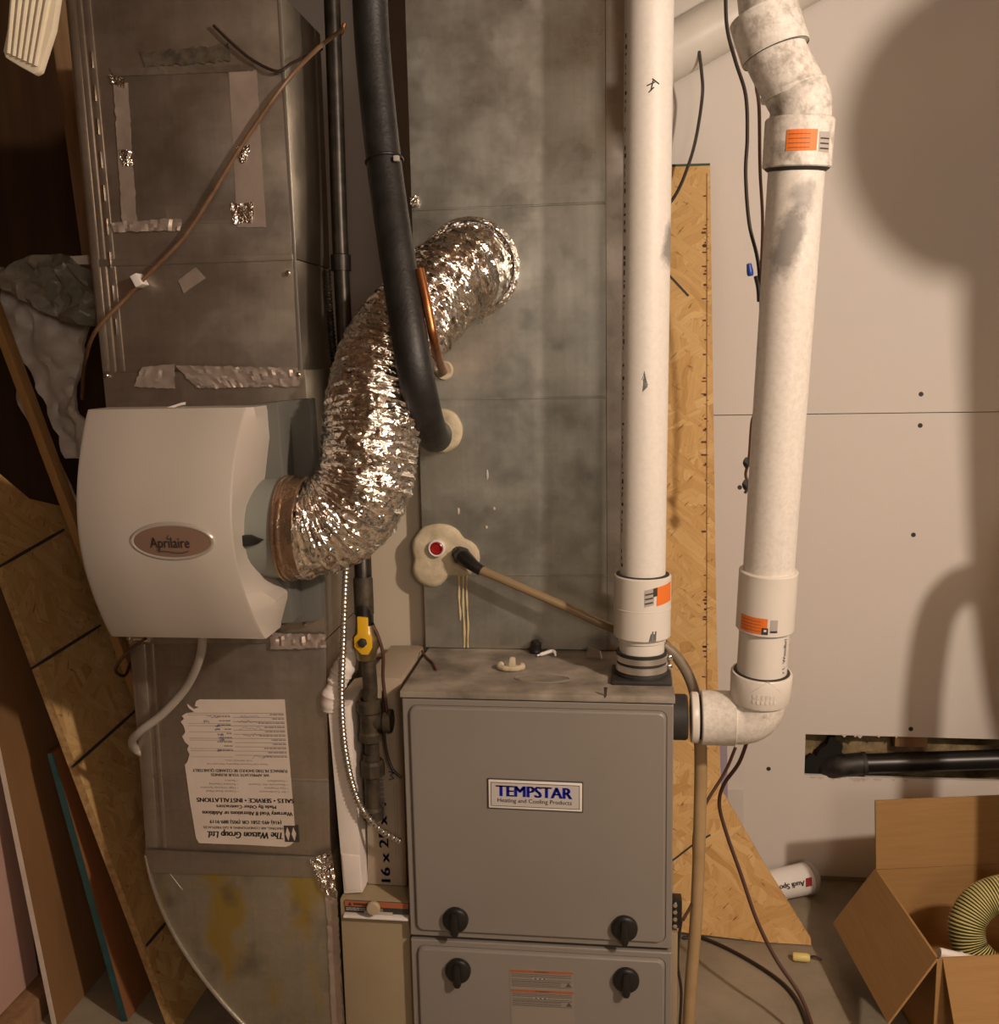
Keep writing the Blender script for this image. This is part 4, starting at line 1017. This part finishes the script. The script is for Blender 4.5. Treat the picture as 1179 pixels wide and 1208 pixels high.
# ------------------------------------------------------------------ strand board on the wall side
class Sheet:
    """leaning plane: X free, Y falls from the wall towards the room with height"""
def osb_y(z): return lerp(.655, .962, min(1, z / 2.04))
def osb_pt(px, py):
    y = .8
    for _ in range(30): y = osb_y(P(px, py, y).z)
    return P(px, py, y)
def floor_clamp(v): return V((v.x, v.y, max(v.z, .004)))
ob = thing('strand_board', 'tall strand board sheet leaning on the white wall behind the vent pipes', 'board', tuple(osb_pt(850, 1100)))
pts = [osb_pt(x, y) for x, y in ((772, 195), (838, 193), (841, 420), (845, 700), (850, 930), (903, 1022), (957, 1108), (957, 1124), (900, 1116), (800, 1099), (778, 1095))]
bm = prism([floor_clamp(p) for p in pts], (0, .011, .002))
L = bm.loops.layers.uv.new('UVMap')
for f in bm.faces:
    for l in f.loops: l[L].uv = (l.vert.co.x, l.vert.co.z * 1.01 + l.vert.co.y * .1)
obj('sheet', bm, osb_m, ob)
a, b = osb_pt(772, 195), osb_pt(838, 193)
obj('green_top_edge', prism([a + V((0, -.0008, -.006)), b + V((0, -.0008, -.006)), b + V((0, -.0008, .001)), a + V((0, -.0008, .001))], (0, .013, 0)), green_p, ob, label='green painted top edge')
fo = osb_pt(830, 930); fx = (osb_pt(836, 300) - osb_pt(830, 930)).normalized()
fr = Frame(fo, V((1, 0, 0)), fx); bm = B(); Lh = (osb_pt(826, 205) - fo).length; rnd = random.Random(2)
add_quad(bm, fr, .008, 0, .0096, Lh, .0012)
v = 0
while v < Lh - .05:
    s = rnd.uniform(.03, .11); add_quad(bm, fr, .008, v, .014, v + .0016, .0013)
    for k in range(rnd.randint(1, 4)):
        q = v + rnd.uniform(.004, s); add_quad(bm, fr, rnd.uniform(-.006, .004), q, rnd.uniform(.006, .009), q + rnd.uniform(.002, .006), .0013)
    v += s
obj('printed_marks', bm, mat('brown_print', (.11, .030, .015), .7), ob)
bm = B(); fr = Frame(osb_pt(800, 1010), osb_pt(853, 974) - osb_pt(800, 1010), V((0, -.15, 1)))
add_stroke(bm, fr, [(-.05, -.002), (.0, 0), (.05, .004), (.105, -.001)], .006, .0014)
fr = Frame(osb_pt(790, 325), osb_pt(818, 355) - osb_pt(790, 325), V((.5, 0, 1)))
add_stroke(bm, fr, [(0, 0), (.075, 0)], .006, .0014)
obj('marker_line', bm, mat('marker_grey', (.055, .050, .045), .7), ob)
a = osb_pt(853, 868)
tag(obj('lavender_strip', prism([P(x, y, .90) for x, y in ((849, 868), (858, 868), (859, 948), (852, 948))], (0, .004, 0)), lavender), 'thin lavender strip beside the strand board edge', 'strip')
# ------------------------------------------------------------------ boards leaning on the far left
def near_sheet(name, label, cat, a, b, Y, Ln, th, m, edge_m=None, top=None, yaw=0.0, cut=None, zb=.003):
    """sheet whose near edge runs from pixel a (up) to b (down) at depth Y; it reaches back by Ln"""
    pa_, pb_ = P(*a, Y), P(*b, Y); d = (pa_ - pb_)
    foot = pb_ + d * ((zb - pb_.z) / d.z); head = pb_ + d * (((top or pa_.z) - pb_.z) / d.z)
    back = V((math.sin(yaw), math.cos(yaw), 0)) * Ln; n = d.normalized().cross(back.normalized()); n = n if n.x > 0 else -n
    t = thing(name, label, cat, tuple(foot))
    poly = [foot, foot + back, head + back, head]
    if cut: poly = [foot, foot + back] + [head + back * u + (head - foot).normalized() * h for u, h in cut]
    bm = prism(poly, -n * th)
    L = bm.loops.layers.uv.new('UVMap'); du, dv = back.normalized(), d.normalized()
    for f in bm.faces:
        for l in f.loops: q = l.vert.co - foot; l[L].uv = (q.dot(du), q.dot(dv))
    obj('sheet', bm, m, t)
    if edge_m:
        e_ = B(); o_ = -back.normalized() * .0015
        obj('edge_band', prism([foot + o_, foot + o_ - n * th, head + o_ - n * th, head + o_], back.normalized() * .0013), edge_m, t)
    return t, foot, d.normalized(), back.normalized(), n
t, foot, up_, bk, n_ = near_sheet('strand_board', 'aged strand board leaning beside the duct with black marker lines', 'board', (0, 665), (205, 1208), .16, .62, .018, osb_l, osb_edge, cut=[(1, -.05), (.6, .0), (.3, .06), (.15, .15), (.07, .22), (.0, .25)], top=P(0, 665, .16).z + .06)
for i, (p, q) in enumerate((((0, 668), (75, 625)), ((35, 790), (118, 738)), ((85, 905), (160, 838)), ((172, 1116), (196, 1088)))):
    def hit(px, py):
        d = (px - 589.5) / FPX * _rt + (py - 604) / FPX * _dn + _fw
        return CAM + d * ((foot - CAM).dot(n_) / d.dot(n_))
    a, b = hit(*p), hit(*q)
    obj('marker_line', tube([a.lerp(b, k / 4) + n_ * .0005 for k in range(5)], [.003, .0042, .0038, .0044, .003], 6), ink, t)
near_sheet('plywood_sheet', 'reddish plywood sheet with teal painted edge behind aged strand board', 'board', (75, 930), (152, 1208), .19, .60, .016, redwood, teal, top=.67)
near_sheet('hardboard_sheet', 'brown hardboard sheet with a pale near edge leaning on left', 'board', (0, 880), (67, 1208), .15, .75, .012, brown_b, white_b, top=1.05)
near_sheet('pink_sheet', 'pinkish sheet leaning outermost at the lower left corner', 'board', (8, 880), (45, 1150), .25, -.40, .014, pink, zb=P(45, 1150, .25).z, top=.75)
q = P(22, 1180, .18)
tag(obj('timber_offcut', box((q.x - .10, -.05, 0), (q.x + .06, .27, P(45, 1150, .25).z - .004), .004), stud_m), 'rough timber offcut under the pinkish sheet', 'timber')
la_, lb_ = P(-4, 385, .34), P(184, 885, .34)
d = (lb_ - la_); foot_ = la_ + d * ((.004 - la_.z) / d.z)
q = la_ - d * .25
bm = prism([q + V((-.011, 0, 0)), q + V((.011, 0, 0)), foot_ + V((.011, 0, 0)), foot_ + V((-.011, 0, 0))], (0, .035, 0), .002)
tag(obj('wood_lath', bm, lath_m), 'narrow wooden lath leaning behind the humidifier', 'lath')
tag(obj('timber_stud', prism([P(x, y, .5) for x, y in ((52, -20), (72, -20), (118, 330), (100, 330))], (0, .09, 0), .003), stud_m), 'dark timber brace slanting behind the duct top', 'timber')
# sacking: dark film bundle over a pale hanging sheet
def drape(name, pp, y, th, m, amp, parent, sc=16, sub=26, seed=0):
    """closed crumpled sheet from an outline polygon"""
    c = [P(a, b, y) for a, b in pp]; bm = prism(c, (0, th, 0))
    bmesh.ops.triangulate(bm, faces=bm.faces[:])
    for _ in range(4):
        es = [e for e in bm.edges if e.calc_length() > .02]
        if es: bmesh.ops.subdivide_edges(bm, edges=es, cuts=1)
        bmesh.ops.triangulate(bm, faces=[f for f in bm.faces if len(f.verts) > 3])
    for v in bm.verts:
        k = V((v.co.x * sc * 1.0 + seed, 3, v.co.z * sc * .55)); r = abs(noise.noise(k)) + .5 * abs(noise.noise(k * 2.2)) + .3 * noise.noise(k * 5)
        v.co.y -= amp * r * 1.6; v.co.x += amp * .3 * noise.noise(k * 2.0 + V((5, 5, 5)))
    return obj(name, bm, m, parent, 60)
bg_ = thing('plastic_sack', 'grey plastic sack over a pale hanging sheet left of the duct', 'sack', tuple(P(60, 480, .42)))
drape('pale_sheet', [(8, 335), (22, 330), (112, 370), (100, 420), (98, 455), (118, 540), (84, 540), (52, 470), (30, 420), (18, 425), (6, 400)], .44, .012, bag_lt, .030, bg_, 12, seed=2)
drape('strap_sheet', [(12, 395), (22, 420), (34, 460), (60, 520), (92, 590), (86, 600), (48, 530), (22, 470)], .45, .006, bag_lt, .012, bg_, 18, seed=9)
drape('film_bundle', [(-8, 312), (16, 318), (40, 302), (78, 300), (112, 318), (118, 360), (112, 385), (80, 378), (48, 362), (22, 345), (-4, 335)], .38, .05, bag_dk, .050, bg_, 15, seed=4)
drape('white_fold', [(76, 303), (104, 301), (106, 312), (80, 312)], .36, .008, carton_w, .006, bg_, 20)
# fluted cream piece at the top corner
tq = [P(x, y, -.30) for x, y in ((18, -30), (70, -30), (42, 88), (2, 64))]
tb_ = thing('fluted_batten', 'cream fluted batten end hanging in the top corner', 'batten', tuple(tq[2]))
bm = prism([P(x, y, -.30) for x, y in ((14, -60), (76, -60), (62, 34), (46, 84), (40, 88), (22, 78), (6, 68), (3, 60), (9, 30))], (0, .016, 0), .004, 2)
obj('batten', bm, bead, tb_)
for k in range(6):
    t = (k + .5) / 6; a, b = P(17 + 55 * t, -60, -.301), P(7 + 38 * t, 62 + 17 * t, -.301)
    obj('flute', tube([a, a.lerp(b, .5), b], [.0050, .0048, .0036], 8), bead, tb_)
# ------------------------------------------------------------------ cables
def cable(pp, r, m, label, name='cable', cat='cable', flo=False, sm=8):
    pts = [P(*p) for p in pp]
    if flo: pts = [V((p.x, p.y, max(p.z, r + .001))) for p in pts]
    q = cr(pts, sm)
    if flo: q = [V((p.x, p.y, max(p.z, r + .001))) for p in q]
    return tag(obj(name, tube(q, r, 8), m), label, cat)
cable([(405, 34, .20), (372, 60, .10), (335, 100, .035), (285, 172, .03), (246, 236, .03), (215, 282, .03), (180, 318, .028), (150, 350, .028), (112, 392, .02), (100, 430, .10), (97, 470, .2)], .0042, wire_o, 'rust brown cable crossing the duct front diagonally')
tag(obj('cable_clip', prism([P(x, y, .018) for x, y in ((153, 326), (160, 322), (168, 335), (160, 339))], (0, .03, 0), .001), white_l), 'small white clip holding the diagonal cable to the duct', 'clip')
cable([(252, 30, .04), (275, 52, .038), (300, 72, .038), (328, 84, .036), (345, 74, .06), (380, 58, .2)], .0028, wire_d, 'thin dark wire crossing the top of the duct')
cable([(407, 28, .3), (402, 40, .30), (392, 46, .31)], .0045, copper, 'short orange tube at the top of the iron pipe')
cable([(856, -20, .55), (858, 32, .55), (868, 72, .55), (880, 112, .55), (882, 160, .55), (880, 205, .55), (884, 262, .55), (893, 300, .55), (896, 322, .55), (897, 352, .55)], .0042, wire_d, 'dark cable hanging left of the leaning vent pipe, spliced by a blue nut')
cable([(903, 84, .12), (893, 92, .12), (893, 104, .16), (896, 130, .25), (897, 200, .4), (900, 262, .5), (898, 330, .54), (897, 400, .55), (891, 480, .55), (887, 500, .55), (884, 540, .55), (880, 560, .55), (884, 572, .55), (879, 582, .55)], .0035, wire_b, 'brown cable from behind the upper elbow with two taped splices beside the pipe')
for i, (x, y) in enumerate(((881, 546), (880, 572))):
    c = P(x, y, .545); bm = bmesh.new(); bmesh.ops.create_icosphere(bm, subdivisions=2, radius=.011)
    for v in bm.verts: v.co = V((v.co.x * .7, v.co.y, v.co.z * 1.2)) * (1 + .4 * noise.noise(v.co * 120)) + c
    tag(obj('tape_knot', bm, rubber), ('upper', 'lower')[i] + ' black taped splice on the brown cable', 'splice')
wn = P(887, 318, .53)
tag(obj('wire_nut', lathe(wn + V((-.002, 0, -.014)), (-.15, 0, 1), [(.0055, 0), (.0075, .004), (.0075, .012), (.0055, .027), (0, .029)], 12), blue_p), 'blue wire nut on the dark cable splice', 'wire nut')
cable([(892, 326, .535), (895, 340, .53), (896, 356, .53)], .005, black, 'black taped tail under the blue wire nut', 'taped_tail', 'splice')
cable([(825, 60, .86), (828, 85, .87), (829, 112, .88), (822, 160, .88), (812, 196, .885), (796, 232, .88), (770, 262, .87)], .0042, wire_d, 'dark cable drooping from the slanting white pipe towards the strand board')
cable([(884, 868, .30), (872, 900, .40), (854, 926, .46), (849, 950, .48), (858, 985, .46), (874, 1030, .42), (893, 1085, .36), (915, 1130, .32), (943, 1172, .28), (957, 1206, .25), (962, 1230, .23)], .0046, wire_b, 'brown cable dropping from the vent elbow across the strand board to the floor', flo=True)
cable([(868, 882, .25), (856, 910, .26), (834, 946, .24), (821, 975, .22), (819, 1005, .22), (823, 1040, .22), (817, 1065, .20), (806, 1085, .10)], .0036, wire_b, 'brown cable winding round the tan drain hose')
cable([(804, 1086, .05), (801, 1110, .045), (800, 1140, .04), (804, 1170, .04), (802, 1215, .04)], .0030, wire_d, 'thin dark wire hanging down the furnace side')
gcp = [PZ(x, y, .006) for x, y in ((806, 1106), (830, 1107), (872, 1126), (915, 1153), (938, 1176), (952, 1206), (958, 1240))]
tag(obj('cable', tube(cr(gcp, 8), .0048, 8), wire_d), 'dark cable lying across the concrete floor', 'cable')
yc = PZ(946, 1129, .012)
yt = thing('wire_connector', 'pale yellow connector on the floor by the strand board corner', 'connector', tuple(yc))
obj('sleeve', lathe(yc + V((-.022, 0, 0)), (1, -.05, .0), [(0, 0), (.009, 0), (.011, .004), (.011, .036), (.008, .042), (0, .042)], 16), yellow_p, yt)
obj('wire_tail', tube([yc + V((.018, 0, 0)), yc + V((.032, .004, .001)), yc + V((.05, .002, -.006))], .003, 8, 5), wire_d, yt)
# bits lying on the furnace
cable([(440, 776, .325), (470, 776, .322), (494, 775, .30)], .003, wire_r, 'thin brown wire stretched across the beige panel')
pts = [PZ(x, y, FZ + .003) for x, y in ((498, 768), (504, 776), (511, 782), (515, 790))]
tag(obj('wire', tube(cr(pts, 6), .0026, 8), wire_r), 'red brown wire end lying on the furnace top', 'wire')
cable([(440, 738, .04), (446, 750, .04), (452, 772, .04), (452, 800, .045), (456, 835, .045), (459, 865, .05)], .0036, wire_b, 'brown wire hanging beside the yellow valve handle')
cable([(452, 815, .05), (453, 850, .05), (455, 880, .05), (462, 905, .045), (474, 918, .04)], .003, wire_d, 'dark wire running from the iron tee to the furnace')
c = PZ(603, 789, FZ + .001); bm = B()
q = [c + V((.024 * math.cos(a), .018 * math.sin(a), .006)) for a in [math.radians(150 + 230 * k / 24) for k in range(25)]]
ps = thing('putty_scrap', 'curled cream putty scrap on furnace top beside the knockout', 'putty scrap', tuple(c))
obj('putty_curl', tube(q, .0065, 10, rfun=lambda i, a, r, p: r * (1 + .3 * noise.noise(p * 160))), putty, ps)
obj('putty_lump', prism([c + V(v) for v in ((-.006, -.004, .003), (.007, -.004, .003), (.006, -.004, .024), (-.002, -.004, .026))], (.004, .010, 0), .003), putty, ps)
c = PZ(645, 773, FZ + .004)
tag(obj('plastic_shaving', tube(cr([c + V(v) for v in ((-.020, -.004, 0), (-.004, .002, .004), (.014, .006, .008), (.020, -.006, .002))], 6), [.002] * 3 + [.004] * 13 + [.002] * 3, 8), white_l), 'white plastic shaving on the furnace top near the plenum', 'shaving')
c = PZ(632, 769, FZ + .001)
tag(obj('rubber_plug', lathe(c, (.1, -.2, 1), [(0, 0), (.014, 0), (.015, .006), (.012, .012), (.012, .024), (.008, .027), (0, .027)], 18), black), 'small black rubber plug against the plenum base', 'plug')
c = PZ(700, 776, FZ + .001)
tag(obj('metal_scrap', prism([c + V(v) for v in ((-.016, 0, .001), (.018, -.01, .001), (.014, -.004, .016), (-.010, .006, .022))], (.002, .004, 0)), galv), 'bent sheet metal scrap in the shade behind the clamp', 'scrap')
# ------------------------------------------------------------------ black drain pipe in the wall slot
y0 = WY + .004
dp = thing('drain_pipe', 'black plastic drain pipe lying in the slot cut through the drywall', 'pipe', tuple(P(1060, 905, y0)))
a, b = P(1012, 901, y0), P(1179, 896, y0 - .004); e = b + (b - a) * 1.6
ang = [a + (b - a) * .02]
obj('pipe', tube([a, b, e], .0285, 24), black, dp)
obj('elbow', tube([a + (b - a) * .06, a, P(994, 903, y0 + .003), P(982, 906, y0 + .016), P(976, 909, y0 + .04), P(976, 911, y0 + .08)], .0315, 24, 6), mottled('dusty_black', (.012, .011, .010), (.05, .045, .038), 30, .5), dp)
obj('hub', lathe(a + (b - a) * .03, (b - a), [(.0285, 0), (.0335, .001), (.0335, .012), (.0285, .013)], 28), rubber, dp)
# ------------------------------------------------------------------ white tumbler lying behind the board
ta, tb2 = PZ(897, 1048, .047), PZ(948, 1037, .047)
tdir = (tb2 - ta).normalized(); Lt = (tb2 - ta).length + .012
tu = thing('tumbler', 'white tumbler lying on the floor behind the strand board', 'tumbler', tuple((ta + tb2) / 2 - V((0, 0, .047))))
ta = ta - tdir * .05; Lt += .05
obj('cup', lathe(ta, tdir, [(0, 0), (.038, 0), (.040, .004), (.0445, Lt - .003), (.0435, Lt), (0, Lt)], 40), mat('white_gloss', (.80, .77, .74), .35), tu)
obj('lid', lathe(ta + tdir * (Lt - .002), tdir, [(.0445, 0), (.0465, .002), (.0465, .010), (.044, .016), (.034, .019), (.030, .028), (0, .028)], 40), mat('smoky_lid', (.40, .36, .32), .3), tu)
cy = Cyl(ta, tdir, .036)
bm = B(); c_a = V((0, -1, .30)); c_a = (c_a - tdir * c_a.dot(tdir)).normalized(); sd_ = tdir.cross(c_a)
def tmap(x, y): 
    a_ = y / .044; ct_, st_ = math.cos(a_), math.sin(a_)
    h_ = Lt - .030 - x; r_ = .0402 + .0045 * h_ / Lt + .0024
    up = c_a * ct_ + tdir.cross(c_a) * st_ * (1 if tdir.cross(c_a).z < 0 else -1)
    return ta + tdir * h_ + up * r_
add_text(bm, 'Audi Sport', lambda x, y: tmap(x + .008, y - .008), .098, .0145, mi=0, bold=.03)
sq = [(-.018, -.007), (-.002, -.007), (.001, .006), (-.014, .006)]
for k in range(4):
    x0, x1 = k / 4, (k + 1) / 4
    f = bm.faces.new([bm.verts.new(tmap(*q)) for q in ((-.018 + .020 * x0, -.012), (-.018 + .020 * x1, -.012), (-.014 + .020 * x1, .010), (-.014 + .020 * x0, .010))]); f.material_index = 1
obj('lettering', bm, [ink, mat('dark_red_print', (.30, .02, .025), .5)], tu, 0)
# ------------------------------------------------------------------ open cardboard box
BH = .25
c1, c2 = PZ(1033, 1025, BH), PZ(1106, 1131, BH)      # rear-left and front-left rim corners
rx = PZ(1179, 1018, BH) - c1; rx.z = 0; rx.normalize()
W2 = .62; c3, c4 = c1 + rx * W2, c2 + rx * W2
gb = lambda v: V((v.x, v.y, .002))
bx_ = thing('cardboard_box', 'open brown cardboard box with its flaps spread on the floor', 'box', tuple(gb((c1 + c2 + c3 + c4) / 4)))
TH = .005
def panel(name, pts, th=TH, m=cardboard):
    n = (pts[1] - pts[0]).cross(pts[3] - pts[0]).normalized()
    return obj(name, prism(pts, n * th), m, bx_)
panel('back_wall', [gb(c1), gb(c3), c3, c1]); panel('front_wall', [gb(c4), gb(c2), c2, c4])
panel('left_wall', [gb(c2), gb(c1), c1, c2]); panel('right_wall', [gb(c3), gb(c4), c4, c3])
panel('bottom', [gb(c1) + V((0, 0, .001)), gb(c2) + V((0, 0, .001)), gb(c4) + V((0, 0, .001)), gb(c3) + V((0, 0, .001))])
bt = P(1030, 945, c1.y + .004); bt2 = P(1179, 935, c3.y)
hB = bt.z - BH
panel('back_flap', [c1 + V((0, 0, .001)), c3 + V((0, 0, .001)), c3 + V((0, .01, hB)), c1 + V((-.006, .01, hB))])
def ray_dir(px, py): return (px - 589.5) / FPX * _rt + (py - 604) / FPX * _dn + _fw
def on_len(px, py, o, L):
    """point on the sight line at distance L from o, the nearer solution below o"""
    d = ray_dir(px, py).normalized(); m_ = CAM - o; b_ = m_.dot(d); q = b_ * b_ - (m_.dot(m_) - L * L)
    return CAM + d * (-b_ - math.sqrt(max(q, 0)))
ed = (c2 - c1); out_ = V((-1, 0, 0)); out_ = (out_ - ed.normalized() * out_.dot(ed.normalized())).normalized()
best = None
for k in range(60):
    t_a = math.radians(-10 + 1.5 * k); dv = out_ * math.cos(t_a) + V((0, 0, -1)) * math.sin(t_a)
    for FL in (.14, .16, .18, .20, .22):
        s_ = 0
        for c_, tg in ((c1, (986, 1101)), (c2, (1045, 1196))):
            q = c_ + dv * FL - CAM; z_ = q.dot(_fw); s_ += (589.5 + FPX * q.dot(_rt) / z_ - tg[0]) ** 2 + (604 + FPX * q.dot(_dn) / z_ - tg[1]) ** 2
        if best is None or s_ < best[0]: best = (s_, dv * FL)
dv = best[1]
panel('side_flap', [c2 + dv + ed * .01, c1 + dv - ed * .01, c1 + V((-.001, 0, .001)), c2 + V((-.001, 0, .001))], .005)
nd = V((0, -1, 0)); fo_ = rx.cross(V((0, 0, 1))); fo_ = fo_ if fo_.y < 0 else -fo_
panel('front_flap', [c2 + rx * .012 + V((0, 0, .001)), c4 + V((0, 0, .001)), c4 + fo_ * .07 + V((0, 0, -.17)), c2 + rx * .02 + fo_ * .07 + V((0, 0, -.17))], .005)
wt0, wt1 = P(1108, 1124, c2.y + .05), P(1160, 1136, c2.y + .06)
tag(obj('white_tube', tube([wt0, wt0.lerp(wt1, .45), wt0.lerp(wt1, .5), wt0.lerp(wt1, .55), wt1 + (wt1 - wt0)], [.0115, .0115, .014, .0115, .0115], 16), white_l), 'white plastic tube end resting inside the front of the cardboard box', 'tube')
# ------------------------------------------------------------------ ribbed vacuum hose: loop in the box; unseen arch and coil added to shadow the wall
LB = V((1.5, -1.64, 2.3))
def toward(px, py, k):
    q = P(px, py, WY); return q + (LB - q) * k
hy = .36
hp = [P(1246, 1188, hy - .05), P(1205, 1172, hy - .05), P(1166, 1142, hy - .04), P(1144, 1116, hy - .02), P(1142, 1086, hy), P(1160, 1062, hy + .02), P(1196, 1052, hy + .03), P(1234, 1062, hy + .03)]
hp += [P(1262, 1060, hy + .02), toward(1085, 905, .25), toward(1092, 800, .25), toward(1108, 720, .25), toward(1143, 690, .25), toward(1180, 715, .25), toward(1220, 790, .25), toward(1240, 860, .25), toward(1225, 900, .27), toward(1195, 860, .28), toward(1172, 700, .29), toward(1166, 500, .34), toward(1166, 340, .42)]
cc = toward(1180, 142, .46); R0 = .19  # unseen coil, added only to cast the round shadow on the wall
for k in range(66):
    a = -PI / 2 - k * 2 * PI / 12; r = max(.02, R0 - .046 * k / 12)
    if R0 - .046 * k / 12 < .02: break
    hp.append(cc + V((r * math.cos(a), -.0 + .004 * k, r * math.sin(a))))
hq = resample(cr(hp, 10), .0015)
hr = .038
vh_ = thing('vacuum_hose', 'yellow and black ribbed vacuum hose looping out of the cardboard box', 'hose', tuple(hp[3]))
obj('ribbed_tube', add_tube(B(), hq, hr, 18, rfun=lambda i, a, r, p: r * (1.0, 1.045, 1.045, .955)[i % 4], mfun=lambda i: 1 if i % 4 in (2, 3) else 0), [hose_y, hose_k], vh_, 60)
